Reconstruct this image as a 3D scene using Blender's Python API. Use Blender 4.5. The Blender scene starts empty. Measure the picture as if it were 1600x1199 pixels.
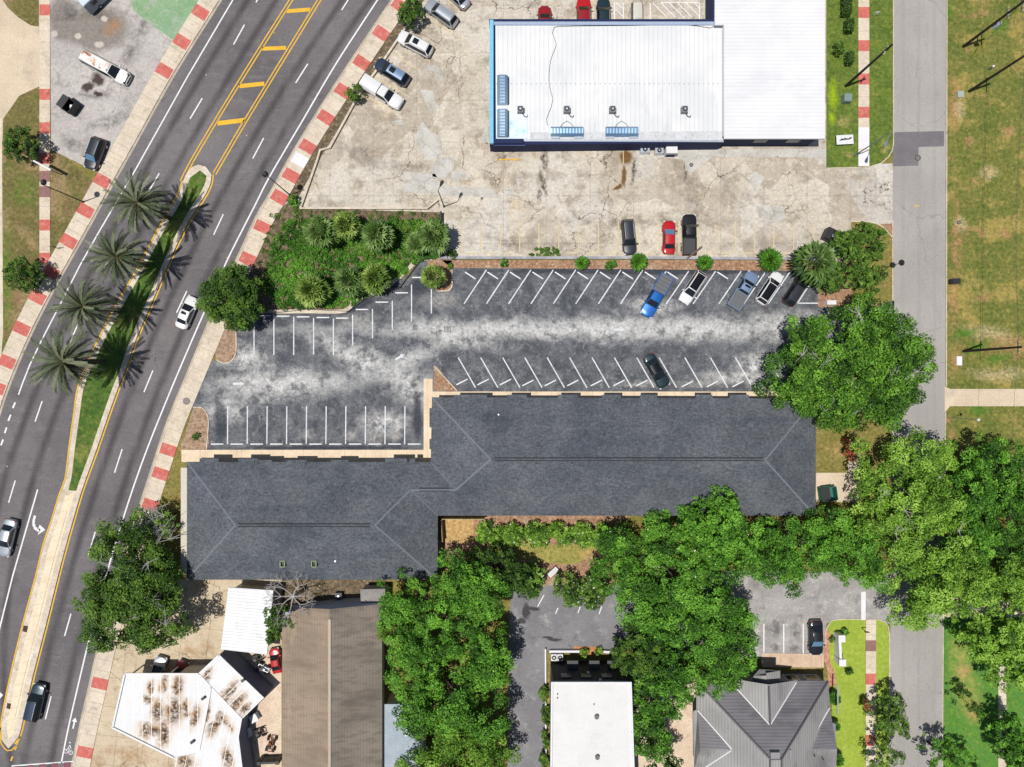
import bpy, math, random
import numpy as np
R = math.radians
C = bpy.context.scene.collection
random.seed(7)
# ------------------------------------------------------------------ camera, sky, sun, exposure
H = 96.0; K = 0.09; CX, CY = 800.0, 599.5
cam_d = bpy.data.cameras.new('camera'); cam = bpy.data.objects.new('camera', cam_d); C.objects.link(cam)
cam.location = (0, 0, H); cam.rotation_euler = (0, 0, 0)
cam_d.sensor_width = 36; cam_d.lens = 24; cam_d.clip_end = 3000; cam_d.clip_start = 1
bpy.context.scene.camera = cam
SUN_EL, SUN_TO = 76.0, 20.0        # elevation; direction the shadows point, degrees north of east
world = bpy.data.worlds.new('World'); bpy.context.scene.world = world; world.use_nodes = True
wn = world.node_tree.nodes; wl = world.node_tree.links
sky = wn.new('ShaderNodeTexSky'); sky.sky_type = 'NISHITA'; sky.sun_disc = False
sky.sun_elevation = R(SUN_EL); sky.sun_rotation = R(270 - SUN_TO)
wl.new(sky.outputs[0], wn['Background'].inputs[0]); wn['Background'].inputs[1].default_value = 0.062
sun_d = bpy.data.lights.new('sun', 'SUN'); sun = bpy.data.objects.new('sun', sun_d); C.objects.link(sun)
sun_d.energy = 4.35; sun_d.angle = R(0.5); sun_d.color = (1.0, 0.965, 0.91)
sun.rotation_euler = (0, R(-(90 - SUN_EL)), R(SUN_TO)); sun.location = (-60, -25, 260)
vs = bpy.context.scene.view_settings
vs.view_transform = 'Standard'; vs.look = 'None'; vs.gamma = 1; vs.exposure = 0.0; vs.use_curve_mapping = False

def W(px, py, z=0.0):
    f = K * (H - z) / H
    return ((px - CX) * f, -(py - CY) * f, z)
def W2(p, z=0.0): return W(p[0], p[1], z)[:2]

# ------------------------------------------------------------------ node helpers
class NT:
    def __init__(s, m): s.t = m.node_tree; s.n = s.t.nodes; s.l = s.t.links
    def put(s, sock, v):
        if v is None: return
        if hasattr(v, 'is_output'): s.l.new(v, sock)
        else:
            if isinstance(v, tuple) and len(v) == 3 and sock.type == 'RGBA': v = (*v, 1)
            sock.default_value = v
    def math(s, op, a, b=None, c=None, clamp=False):
        n = s.n.new('ShaderNodeMath'); n.operation = op; n.use_clamp = clamp
        s.put(n.inputs[0], a); s.put(n.inputs[1], b); s.put(n.inputs[2], c); return n.outputs[0]
    def vec(s, op, a, b=None, scale=None):
        n = s.n.new('ShaderNodeVectorMath'); n.operation = op
        s.put(n.inputs[0], a); s.put(n.inputs[1], b)
        if scale is not None: s.put(n.inputs['Scale'], scale)
        return n.outputs[1] if op == 'LENGTH' else n.outputs[0]
    def noise(s, v, scale, detail=4, rough=.55, col=False):
        n = s.n.new('ShaderNodeTexNoise'); s.put(n.inputs['Vector'], v)
        n.inputs['Scale'].default_value = scale; n.inputs['Detail'].default_value = detail; n.inputs['Roughness'].default_value = rough
        return n.outputs['Color' if col else 'Fac']
    def rng(s, v, a, b, c=0., d=1., smooth=True):
        n = s.n.new('ShaderNodeMapRange'); n.interpolation_type = 'SMOOTHSTEP' if smooth else 'LINEAR'
        s.put(n.inputs[0], v); n.inputs[1].default_value = a; n.inputs[2].default_value = b; n.inputs[3].default_value = c; n.inputs[4].default_value = d
        return n.outputs[0]
    def mix(s, f, a, b, mode='MIX'):
        n = s.n.new('ShaderNodeMix'); n.data_type = 'RGBA'; n.blend_type = mode
        s.put(n.inputs[0], f); s.put(n.inputs[6], a); s.put(n.inputs[7], b); return n.outputs[2]
    def map(s, v, loc=(0,0,0), rot=(0,0,0), sc=(1,1,1), typ='POINT'):
        n = s.n.new('ShaderNodeMapping'); n.vector_type = typ; s.put(n.inputs[0], v)
        n.inputs[1].default_value = loc; n.inputs[2].default_value = rot; n.inputs[3].default_value = sc; return n.outputs[0]
    def sep(s, v):
        n = s.n.new('ShaderNodeSeparateXYZ'); s.put(n.inputs[0], v); return n.outputs
def lin(c): return tuple(.87*(x/255/12.92 if x/255 <= .04045 else ((x/255+.055)/1.055)**2.4) for x in c)

def warp(N, p, scale, amp):
    return N.vec('ADD', p, N.vec('SCALE', N.vec('SUBTRACT', N.noise(p, scale, 5, .6, True), (.5, .5, .5)), None, amp))

def surf(name, c1, c2, scale=.15, lo=.35, hi=.65, layers=(), rough=.9, fine=.25, fscale=9., bump=.0, coord='pos', metal=0., spec=.3):
    fine *= 1.5; fscale *= .42
    """base colour: two tones through noise, then a list of layers of real stains, seams, patches and wear"""
    m = bpy.data.materials.new(name); m.use_nodes = True; N = NT(m); b = N.n['Principled BSDF']
    if coord == 'pos': p = N.n.new('ShaderNodeNewGeometry').outputs['Position']
    else: p = N.n.new('ShaderNodeTexCoord').outputs['Object']
    col = N.mix(N.rng(N.noise(p, scale, 6, .62), lo, hi), c1, c2)
    for L in layers:
        k = L[0]
        if k == 'noise':      # color, scale, lo, hi, strength, (stretch, rotdeg)
            _, c, sc, a, z, st = L[:6]
            q = N.map(p, ((sum(map(ord, str(L))) % 50), 7, 0), (0, 0, 0), (1, 1, 1))
            if len(L) > 6: q = N.map(p, (3, 9, 0), (0, 0, R(L[7])), (L[6], 1, 1))
            f = N.math('MULTIPLY', N.rng(N.noise(q, sc, 6, .65), a, z), st)
        elif k == 'blobs':    # color, list(px,py,rx,ry,deg), soft, warpscale, warpamp, strength, breakup
            _, c, bl, soft, ws, wa, st, br = L
            q = warp(N, p, ws, wa); f = None
            for (x, y, rx, ry, dg) in bl:
                w = W(x, y)
                u = N.map(q, (w[0], w[1], 0), (0, 0, R(-dg)), (rx*K, ry*K, 1e4), 'TEXTURE')
                g = N.math('DIVIDE', N.math('SUBTRACT', 1., N.vec('LENGTH', u)), soft, clamp=True)
                f = g if f is None else N.math('MAXIMUM', f, g)
            if br: f = N.math('MULTIPLY', f, N.rng(N.noise(p, br, 6, .7), .3, .62))
            f = N.math('MULTIPLY', f, st)
        elif k == 'cracks':   # color, scale, width, strength, warpamp, lo
            _, c, sc, wd, st, wa = L
            q = warp(N, p, .5, wa)
            n = N.n.new('ShaderNodeTexVoronoi'); n.feature = 'DISTANCE_TO_EDGE'; N.put(n.inputs['Vector'], q); n.inputs['Scale'].default_value = sc
            f = N.math('MULTIPLY', N.rng(n.outputs[0], 0, wd, 1, 0), N.math('MULTIPLY', N.rng(N.noise(p, .12, 3), .42, .58), st))
        elif k == 'cells':    # slabs of slightly different tone: scale, strength, dark, light
            _, c, sc, st, wa = L
            q = warp(N, p, .5, wa)
            n = N.n.new('ShaderNodeTexVoronoi'); N.put(n.inputs['Vector'], q); n.inputs['Scale'].default_value = sc
            f = N.math('MULTIPLY', N.rng(N.sep(n.outputs['Color'])[0], .45, .9, 0, 1, False), st)
        elif k == 'grid':     # color, pitchx, pitchy, offx, offy, width, strength, rot
            _, c, gx, gy, ox, oy, wd, st, ro = L
            s3 = N.sep(N.map(p, (0, 0, 0), (0, 0, R(ro)), (1, 1, 1))); f = None
            for a, g, o in ((s3[0], gx, ox), (s3[1], gy, oy)):
                if not g: continue
                t = N.math('ABSOLUTE', N.math('SUBTRACT', N.math('FRACT', N.math('DIVIDE', N.math('ADD', a, o + 1000*g), g)), .5))
                t = N.math('GREATER_THAN', t, .5 - wd/g/2)
                f = t if f is None else N.math('MAXIMUM', f, t)
            f = N.math('MULTIPLY', f, st)
        elif k == 'vor':      # rust / speck spots
            _, c, sc, th, st = L
            n = N.n.new('ShaderNodeTexVoronoi'); N.put(n.inputs['Vector'], p); n.inputs['Scale'].default_value = sc
            f = N.math('MULTIPLY', N.math('LESS_THAN', n.outputs['Distance'], th), st)
        elif k == 'lanes':    # color, poly (world x of world y), offsets in m, half width, strength
            _, c, po, offs, hw, st = L
            s3 = N.sep(p); acc = po[0]
            for cf in po[1:]: acc = N.math('ADD', N.math('MULTIPLY', acc, s3[1]), float(cf))
            u = N.math('SUBTRACT', s3[0], acc); f = None
            for o in offs:
                g = N.rng(N.math('ABSOLUTE', N.math('SUBTRACT', u, o)), 0, hw, 1, 0)
                f = g if f is None else N.math('MAXIMUM', f, g)
            f = N.math('MULTIPLY', N.math('MULTIPLY', f, N.rng(N.noise(N.map(p, (0,0,0), (0,0,R(-28)), (1,.12,1)), .5, 4), .25, .6, .45, 1)), st)
        col = N.mix(f, col, c)
    if fine:
        g = N.rng(N.noise(p, fscale, 6, .85), .3, .7, 1 - fine, 1 + fine, False)
        cc = N.n.new('ShaderNodeCombineColor'); [N.put(cc.inputs[i], g) for i in range(3)]
        col = N.mix(1., col, cc.outputs[0], 'MULTIPLY')
    N.put(b.inputs['Base Color'], col); b.inputs['Roughness'].default_value = rough; b.inputs['Metallic'].default_value = metal
    b.inputs['Specular IOR Level'].default_value = spec
    if bump:
        bn = N.n.new('ShaderNodeBump'); bn.inputs['Strength'].default_value = bump; bn.inputs['Distance'].default_value = .05
        N.put(bn.inputs['Height'], N.noise(p, fscale, 5, .7)); N.put(b.inputs['Normal'], bn.outputs[0])
    return m
def solid(name, c, rough=.6, metal=0., coat=0., var=.06, sc=3., spec=.5):
    m = bpy.data.materials.new(name); m.use_nodes = True; N = NT(m); b = N.n['Principled BSDF']
    p = N.n.new('ShaderNodeTexCoord').outputs['Object']
    N.put(b.inputs['Base Color'], N.mix(N.rng(N.noise(p, sc, 4), .3, .7), tuple(x*(1-var) for x in c), tuple(min(1, x*(1+var)) for x in c)))
    b.inputs['Roughness'].default_value = rough; b.inputs['Metallic'].default_value = metal; b.inputs['Coat Weight'].default_value = coat
    b.inputs['Coat Roughness'].default_value = .06; b.inputs['Specular IOR Level'].default_value = spec
    return m
def ribbed(name, c1, c2, pitch, axis=0, depth=.4, rough=.5, stain=None, metal=0., rot=0., lw=.22, lstr=.5, coord='pos'):
    """ribbed metal / lapped sheet roof: seams across a given axis"""
    m = bpy.data.materials.new(name); m.use_nodes = True; N = NT(m); b = N.n['Principled BSDF']
    p = N.n.new('ShaderNodeNewGeometry').outputs['Position']
    s3 = N.sep(N.map(p, (0,0,0), (0,0,R(rot)), (1,1,1)))
    fr = N.math('FRACT', N.math('DIVIDE', N.math('ADD', s3[axis], 500*pitch), pitch))
    line = N.math('GREATER_THAN', N.math('ABSOLUTE', N.math('SUBTRACT', fr, .5)), .5 - lw/2)
    col = N.mix(N.rng(N.noise(p, .2, 6), .35, .65), c1, c2)
    col = N.mix(N.math('MULTIPLY', line, N.rng(N.noise(p, .6, 4), .3, .7, lstr*.5, lstr)), col, tuple(x*.55 for x in c1))
    if stain:
        for (c, sc, a, z, st, sx, sy) in stain:
            col = N.mix(N.math('MULTIPLY', N.rng(N.noise(N.map(p, (5,3,0), (0,0,R(rot)), (sx, sy, 1)), sc, 6, .65), a, z), st), col, c)
    N.put(b.inputs['Base Color'], col); b.inputs['Roughness'].default_value = rough; b.inputs['Metallic'].default_value = metal
    bn = N.n.new('ShaderNodeBump'); bn.inputs['Strength'].default_value = depth; bn.inputs['Distance'].default_value = .05
    N.put(bn.inputs['Height'], N.math('ABSOLUTE', N.math('SUBTRACT', fr, .5))); N.put(b.inputs['Normal'], bn.outputs[0])
    return m

# ------------------------------------------------------------------ mesh helpers
class MB:
    def __init__(s): s.v = []; s.f = []; s.m = []
    def add(s, vs, fs, mi=0):
        o = len(s.v); s.v += [tuple(v) for v in vs]; s.f += [tuple(i + o for i in f) for f in fs]; s.m += [mi]*len(fs); return s
    def box(s, c, d, rz=0, mi=0, top=1.):
        x, y, z = [k/2 for k in d]; ca, sa = math.cos(rz), math.sin(rz); P = []
        for sz in (-1, 1):
            t = top if sz > 0 else 1
            for sx, sy in ((-1,-1),(1,-1),(1,1),(-1,1)):
                a, b = sx*x*t, sy*y*t; P.append((c[0]+a*ca-b*sa, c[1]+a*sa+b*ca, c[2]+sz*z))
        return s.add(P, [(3,2,1,0),(4,5,6,7),(0,1,5,4),(1,2,6,5),(2,3,7,6),(3,0,4,7)], mi)
    def prism(s, pts, z0, z1, mi=0, top_mi=None, ctop=None):
        n = len(pts); A = sum(pts[i][0]*pts[(i+1)%n][1]-pts[(i+1)%n][0]*pts[i][1] for i in range(n))
        if A < 0: pts = pts[::-1]
        s.add([(x, y, z0) for x, y in pts] + [(x, y, z1) for x, y in (ctop or pts)],
              [tuple(range(n))[::-1]] + [(i, (i+1)%n, n+(i+1)%n, n+i) for i in range(n)], mi)
        s.f.append(tuple(len(s.v)-n+i for i in range(n))); s.m.append(mi if top_mi is None else top_mi); return s
    def poly(s, pts, mi=0):
        n = len(pts); A = sum(pts[i][0]*pts[(i+1)%n][1]-pts[(i+1)%n][0]*pts[i][1] for i in range(n))
        return s.add(pts if A > 0 else pts[::-1], [tuple(range(n))], mi)
    def cyl(s, a, b, r0, r1=None, n=8, mi=0, cap=True):
        r1 = r0 if r1 is None else r1; a = np.array(a, float); b = np.array(b, float); d = b-a; d /= (np.linalg.norm(d)+1e-9)
        u = np.cross(d, (0,0,1) if abs(d[2]) < .9 else (1,0,0)); u /= np.linalg.norm(u); w = np.cross(d, u); P = []
        for c, r in ((a, r0), (b, r1)):
            for i in range(n):
                t = 2*math.pi*i/n; P.append(tuple(c + r*(math.cos(t)*u + math.sin(t)*w)))
        F = [(i, (i+1)%n, n+(i+1)%n, n+i) for i in range(n)]
        if cap: F += [tuple(range(n))[::-1], tuple(range(n, 2*n))]
        return s.add(P, F, mi)
    def tube(s, pts, rad, n=6, mi=0):
        for i in range(len(pts)-1):
            ra = rad[i] if isinstance(rad, (list, tuple)) else rad; rb = rad[i+1] if isinstance(rad, (list, tuple)) else rad
            s.cyl(pts[i], pts[i+1], ra, rb, n, mi)
        return s
    def strip(s, a, b, w, z, mi=0):
        a = np.array(a[:2]); b = np.array(b[:2]); d = b-a; L = np.linalg.norm(d); n = np.array((-d[1], d[0]))/L*w/2
        return s.poly([(*(a-n), z), (*(b-n), z), (*(b+n), z), (*(a+n), z)], mi)
    def grid(s, rows, mi=0):
        nr, nc = len(rows), len(rows[0])
        return s.add([p for r in rows for p in r], [(i*nc+j, i*nc+j+1, (i+1)*nc+j+1, (i+1)*nc+j) for i in range(nr-1) for j in range(nc-1)], mi)
    def build(s, name, mats, parent=None, smooth=False, world=True):
        me = bpy.data.meshes.new(name)
        o_ = parent.location if (parent is not None and world) else (0, 0, 0)
        me.from_pydata([(v[0]-o_[0], v[1]-o_[1], v[2]-o_[2]) for v in s.v], [], s.f)
        for m in (mats if isinstance(mats, (list, tuple)) else [mats]): me.materials.append(m)
        me.polygons.foreach_set('material_index', s.m)
        if smooth: me.polygons.foreach_set('use_smooth', [True]*len(s.f))
        me.update(); o = bpy.data.objects.new(name, me); C.objects.link(o)
        if parent is not None: o.parent = parent
        return o
def tag(o, label=None, cat=None, group=None, kind=None):
    for k, v in (('label', label), ('category', cat), ('group', group), ('kind', kind)):
        if v: o[k] = v
    return o
def struct(o): o['kind'] = 'structure'; return o
def thing(name, loc, label, cat, group=None, rz=0.):
    o = bpy.data.objects.new(name, None); C.objects.link(o); o.location = loc; o.rotation_euler = (0, 0, rz); o.empty_display_size = .5
    return tag(o, label, cat, group)
def copy_tree(o, parent=None):
    c = o.copy(); C.objects.link(c)
    if parent is not None: c.parent = parent
    for ch in list(o.children): copy_tree(ch, c)
    return c
def offs(pts, d):
    """offset a polyline in px; positive = to the right of travel as seen on the photo going down"""
    P = [np.array(p, float) for p in pts]; out = []
    for i, p in enumerate(P):
        a = P[max(0, i-1)]; b = P[min(len(P)-1, i+1)]; t = b-a; t /= np.linalg.norm(t)
        out.append(tuple(p + d*np.array((-t[1], t[0]))))
    return out
def ribbon(mb, pts, d0, d1, z, z0=None, mi=0):
    A = [W2(p) for p in offs(pts, d0)]; B = [W2(p) for p in offs(pts, d1)]
    for i in range(len(A)-1):
        q = [A[i], A[i+1], B[i+1], B[i]]
        mb.poly([(*p, z) for p in q], mi)
        if z0 is not None:
            for a, b in ((A[i], A[i+1]), (B[i], B[i+1])):
                mb.add([(*a, z0), (*b, z0), (*b, z), (*a, z)], [(0,1,2,3)], mi)
    if z0 is not None:
        for i in (0, -1): mb.add([(*A[i], z0), (*B[i], z0), (*B[i], z), (*A[i], z)], [(0,1,2,3)], mi)
def densify(pts, step=12):
    P = [np.array(p, float) for p in pts]; out = []
    for i in range(len(P)-1):     # Catmull-Rom
        p0 = P[max(0, i-1)]; p1 = P[i]; p2 = P[i+1]; p3 = P[min(len(P)-1, i+2)]
        n = max(1, int(np.linalg.norm(p2-p1)/step))
        for k in range(n):
            t = k/n; out.append(tuple(.5*((2*p1)+(p2-p0)*t+(2*p0-5*p1+4*p2-p3)*t*t+(3*p1-p0-3*p2+p3)*t**3)))
    out.append(tuple(P[-1])); return out

# ------------------------------------------------------------------ materials of the ground
EL = [(611,0),(551,89),(495,175),(454,242),(422,300),(400,337),(372,398),(345,455),(317,522),(287,594),(260,660),(235,735),(215,797),(190,872),(172,935),(155,998),(140,1064),(125,1130),(111,1199)]
EL = densify([(655,-65)] + EL + [(98,1262)])
WL = densify([(390,-70),(347,0),(272,120),(212,227),(170,302),(130,374),(90,445),(62,498),(40,545),(17,600),(0,650),(-25,735),(-55,850),(-80,960)])
pe = np.polyfit([W(*p)[1] for p in EL], [W(*p)[0] for p in EL], 3)
pw = np.polyfit([W(*p)[1] for p in WL], [W(*p)[0] for p in WL], 3)
asph = surf('road_asphalt', lin((98,94,96)), lin((120,115,116)), .05, .3, .7, [('noise', lin((88,84,86)), .3, .52, .7, .5), ('noise', lin((132,126,126)), 1.4, .5, .7, .4, .15, 62), ('cracks', lin((70,67,69)), .09, .004, .6, 2.0),
    ('noise', lin((140,134,132)), .5, .5, .75, .3),
    ('lanes', lin((62,59,61)), pe, (-2.9, -6.7), 1.0, .75),
    ('lanes', lin((62,59,61)), pw, (3.6, 7.6), 1.0, .75),
    ('vor', lin((190,185,175)), .25, .025, .8)], fine=.2, fscale=9)
street_m = surf('street_asphalt', lin((158,153,149)), lin((172,167,162)), .08, .3, .7, [
    ('noise', lin((140,136,133)), .25, .5, .75, .45, 5, 0), ('cracks', lin((120,116,112)), .09, .006, .5, 1.5),
    ('grid', lin((146,142,138)), 2.2, 0, 0, 0, .5, .25, 0)], fine=.12, fscale=10)
patch_m = surf('asphalt_patch', lin((112,108,112)), lin((122,118,121)), .3, fine=.12)
wear = [(430,600,140,34,0),(560,560,120,30,25),(700,520,110,26,15),(800,512,150,22,0),(940,513,200,26,0),(1100,515,170,28,0),(1230,510,110,30,0),(380,560,60,30,10),(350,640,50,30,0),(640,600,70,40,30),(1190,575,60,35,0),(600,660,50,30,0),(1020,480,60,20,0),(1150,590,90,14,0)]
lot_m = surf('parking_lot_asphalt', lin((76,79,86)), lin((106,108,112)), .3, .32, .68, [
    ('noise', lin((136,137,139)), .8, .46, .7, .55), ('noise', lin((62,65,71)), .3, .52, .7, .45), ('grid', lin((62,64,70)), 17.3, 0, 2.1, 0, .06, .6, 3),
    ('blobs', lin((212,210,206)), wear, .9, .35, 3.5, .95, .9),
    ('blobs', lin((196,195,192)), [(840,515,520,16,0),(1080,512,200,20,0),(470,598,170,20,-3),(640,560,100,18,-25)], .9, .3, 3.0, .8, None),
    ('noise', lin((70,73,80)), .55, .5, .66, .7), ('noise', lin((190,190,190)), 2.2, .6, .72, .5),
    ('blobs', lin((175,172,165)), [(480,680,18,10,0),(548,680,15,12,0),(585,682,18,16,0),(618,682,14,12,0),(1100,600,60,8,0),(1010,600,60,6,0),(1190,604,30,8,0),(690,470,40,18,0),(560,500,40,14,0)], .8, .8, 1.5, .7, 1.3),
    ('cracks', lin((45,47,54)), .12, .004, .8, 2.5),
    ('cracks', lin((156,157,158)), .3, .014, .7, 3.0), ('blobs', lin((50,52,56)), [(370+30.7*k, 662, 5, 11, 0) for k in range(10)] + [(440+30.7*k, 530, 5, 10, 0) for k in range(4)] + [(760+35*k, 452, 6, 9, 0) for k in range(8)] + [(760+35*k, 580, 6, 8, 0) for k in range(8)], .9, .9, 1.2, .55, 1.6),
    ('blobs', lin((56,60,69)), [(660,445,40,16,-30),(560,478,40,7,-25),(450,487,70,5,0),(1000,424,300,7,0),(345,660,14,42,0),(500,700,170,4,0),(652,650,8,50,0)], .5, .5, .8, .85, None)],
    fine=.34, fscale=6)
conc = surf('old_concrete', lin((212,203,188)), lin((194,183,166)), .12, .3, .7, [
    ('cells', lin((174,162,146)), .16, .85, 1.0), ('cells', lin((200,198,194)), .11, .45, 1.0),
    ('noise', lin((148,136,120)), .35, .48, .68, .8), ('noise', lin((128,118,106)), .9, .56, .7, .6),
    ('noise', lin((226,214,194)), .8, .5, .7, .55),
    ('noise', lin((198,170,128)), .16, .58, .7, .45),
    ('blobs', lin((120,112,104)), [(560,240,70,26,20),(640,265,90,14,8),(1000,345,250,10,0),(850,385,110,14,0),(1180,380,100,14,0),(1080,290,20,60,-10),(1135,290,14,50,-12)], .9, .4, 3, .6, .8),
    ('grid', lin((132,120,104)), 6.1, 6.7, 1.2, .4, .06, .5, 0),
    ('cracks', lin((70,58,46)), .15, .009, 1., 2.2),
    ('cracks', lin((110,98,84)), .42, .014, .4, 1.0), ('noise', lin((122,108,92)), .5, .6, .72, .55, .3, 90),
    ('blobs', lin((58,50,40)), [(851,250,8,20,0),(849,285,5,28,-12),(843,305,5,14,0),(990,268,5,30,8),(1073,262,4,30,10),(1068,238,9,10,0),(752,308,3,8,0)], .6, .7, 1.2, .95, 2.2),
    ('blobs', lin((110,78,34)), [(978,246,12,14,-20),(975,275,4,20,0),(966,292,10,4,-30)], .4, .9, .8, .95, None),
    ('noise', lin((150,136,116)), 1.6, .55, .75, .5, .15, 90)], fine=.2, fscale=6)
westlot = surf('worn_grey_lot', lin((176,170,166)), lin((192,186,180)), .2, .3, .7, [
    ('noise', lin((140,134,130)), .5, .5, .7, .7),
    ('blobs', lin((128,120,112)), [(150,45,62,40,0),(100,30,30,40,0)], .3, .3, 2.5, .85, None),
    ('blobs', lin((70,66,66)), [(110,20,36,16,-20),(150,22,40,12,20),(225,40,10,36,40),(205,85,16,40,35),(170,190,60,12,-20),(115,225,26,14,30),(150,150,40,10,0)], .9, .5, 3, .75, 1.0),
    ('blobs', lin((62,46,42)), [(153,124,15,12,20),(138,136,14,8,-30),(152,146,9,6,0)], .5, .8, 1.6, .95, None),
    ('blobs', lin((176,120,70)), [(186,32,6,6,0),(170,52,14,7,20),(178,40,18,14,0)], .7, .7, 1.2, .7, 1.5),
    ('blobs', lin((206,196,184)), [(122,57,6,6,0),(85,53,6,6,0),(163,30,6,6,0),(155,70,9,6,0)], .4, 1, .5, .8, None),
    ('cracks', lin((110,104,100)), .2, .01, .7, 1.5)], fine=.22, fscale=5)
greenpaint = surf('green_painted_concrete', lin((122,158,116)), lin((146,174,138)), .5, .3, .7, [('noise', lin((176,176,166)), .5, .5, .66, .6),('noise', lin((176,182,150)), .9, .55, .7, .5)], fine=.2)
side_c = surf('sidewalk_concrete', lin((220,206,186)), lin((204,190,170)), .3, .3, .7, [('noise', lin((150,138,122)), .5, .56, .72, .55),('noise', lin((176,160,138)), .9, .52, .75, .6)], fine=.14, fscale=7)
kerb_c = surf('kerb_concrete', lin((220,208,190)), lin((196,182,162)), .6, .3, .7, [('noise', lin((140,128,112)), 1.2, .55, .7, .5)], fine=.2)
gutter_c = surf('gutter_concrete', lin((190,178,160)), lin((172,160,144)), .6, fine=.2)
red_c = surf('red_sidewalk_paint', lin((206,112,102)), lin((194,100,92)), .6, .3, .7, [('noise', lin((198,150,132)), 1.4, .5, .68, .75), ('noise', lin((140,84,76)), .8, .54, .7, .5)], fine=.2)
dull_c = surf('faded_red_sidewalk_paint', lin((150,112,106)), lin((136,104,100)), .6, fine=.2)
white_c = surf('new_white_concrete', lin((232,230,234)), lin((222,220,224)), .5, fine=.05)
beige = surf('beige_walkway', lin((232,212,184)), lin((216,196,168)), .4, .3, .7, [('grid', lin((180,160,134)), 2.9, 0, .3, 0, .07, .6, 0), ('noise', lin((190,168,140)), .6, .55, .72, .6)], fine=.1)
drive_c = surf('tan_driveway', lin((218,200,174)), lin((200,182,158)), .2, .3, .7, [('grid', lin((180,166,146)), 4.6, 4.3, .5, 1.0, .05, .5, 0), ('noise', lin((168,156,142)), .4, .52, .72, .6)], fine=.14)
def grassm(name, a, b, dry, soil, dryness, soilness, extra=(), fine=.42):
    return surf(name, a, b, .35, .3, .7, [
        ('noise', dry, .22, .62-dryness, .74-dryness, .8), ('noise', dry, 1.6, .5, .68, .55),
        ('noise', soil, .3, .70-soilness, .78-soilness, .75), ('noise', soil, 2.4, .58, .7, .5)] + list(extra), fine=fine, fscale=5., bump=.3)
field = grassm('dry_field_grass', lin((118,118,56)), lin((90,104,42)), lin((160,142,78)), lin((164,128,90)), .12, .12, [
    ('blobs', lin((176,130,92)), [(1495,380,10,90,0),(1490,470,12,60,0),(1490,165,12,60,0),(1495,560,14,30,0),(1485,690,9,50,0),(1580,540,60,26,0)], .9, .4, 3, .8, 1.2),
    ('blobs', lin((206,182,146)), [(1545,520,50,16,10),(1560,585,60,14,0),(1500,170,10,20,0),(1500,350,16,14,0),(1545,270,20,14,0)], .9, .6, 2.5, .75, 2.2),
    ('blobs', lin((70,118,30)), [(1530,540,26,9,-25),(1560,560,34,8,-20),(1480,16,14,22,0),(1510,520,30,8,-15),(1530,640,24,12,0),(1565,42,20,14,0)], .8, .6, 2, .75, None)])
verge = grassm('roadside_green_grass', lin((104,122,46)), lin((78,102,36)), lin((140,140,62)), lin((160,134,92)), .02, .0, [
    ('blobs', lin((150,176,16)), [(1302,150,9,34,0),(1300,185,7,14,0)], .9, .5, 1, .9, None),
    ('blobs', lin((186,160,110)), [(1318,190,14,12,0),(1383,230,10,14,0),(1326,240,12,6,0)], .9, .8, 1.5, .8, 2)])
lawn = grassm('bright_lawn', lin((138,160,52)), lin((158,176,66)), lin((172,176,88)), lin((130,150,50)), .0, -.05, fine=.2)
lush = grassm('lush_median_grass', lin((82,110,42)), lin((60,90,32)), lin((126,130,62)), lin((118,104,64)), .08, .0, fine=.4)
eastlawn = grassm('patchy_green_lawn', lin((76,128,48)), lin((92,136,54)), lin((140,150,62)), lin((170,138,90)), .0, -.06, [  # green grass with dry and bare patches
    ('blobs', lin((166,158,84)), [(1500,1030,24,60,0),(1510,1080,30,40,0)], .9, .4, 3, .85, 1.0),
    ('blobs', lin((196,150,104)), [(1520,1110,18,26,0),(1505,1050,16,20,0)], .9, .5, 2, .8, 1.6)], fine=.25)
dry = grassm('brown_dry_grass', lin((132,122,66)), lin((116,112,52)), lin((168,140,92)), lin((170,120,78)), .05, .05)
westgrass = grassm('thin_brown_grass', lin((116,108,62)), lin((98,94,50)), lin((150,128,92)), lin((134,104,76)), .14, .14, [
    ('blobs', lin((84,124,30)), [(10,440,14,150,0),(40,300,30,30,0),(10,540,14,30,0),(55,150,12,8,0),(10,260,10,10,0)], .9, .5, 2, .7, 1.0)])
mulch = surf('pine_bark_mulch', lin((166,130,104)), lin((144,110,86)), .8, .3, .7, [('noise', lin((176,160,138)), .5, .48, .7, .7),('noise', lin((204,168,128)), 2.5, .52, .68, .7), ('noise', lin((92,74,50)), 1.5, .56, .7, .6)], fine=.5, fscale=6, bump=.4)
leaflit = surf('leaf_litter_strip', lin((120,104,82)), lin((92,80,64)), .8, .3, .7, [('noise', lin((178,158,132)), 2.5, .54, .68, .8), ('noise', lin((70,84,36)), .6, .56, .7, .6)], fine=.55, fscale=5, bump=.4)
stones = surf('pinkish_gravel_bed', lin((176,150,126)), lin((150,122,98)), 1.2, .3, .7, [('noise', lin((96,78,62)), 2.8, .52, .66, .8), ('noise', lin((112,112,52)), .8, .58, .7, .7)], fine=.4, fscale=6, bump=.4)
soutlot = surf('grey_service_drive', lin((118,117,120)), lin((138,136,139)), .2, .3, .7, [('noise', lin((180,178,176)), .4, .52, .72, .6), ('noise', lin((100,98,102)), .7, .55, .72, .6),
    ('blobs', lin((58,56,58)), [(822,955,7,16,0),(815,970,8,7,0),(834,952,12,4,0),(862,998,20,3,10)], .4, .9, 1, .9, None), ('cracks', lin((90,88,90)), .15, .006, .7, 2)], fine=.16)
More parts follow.
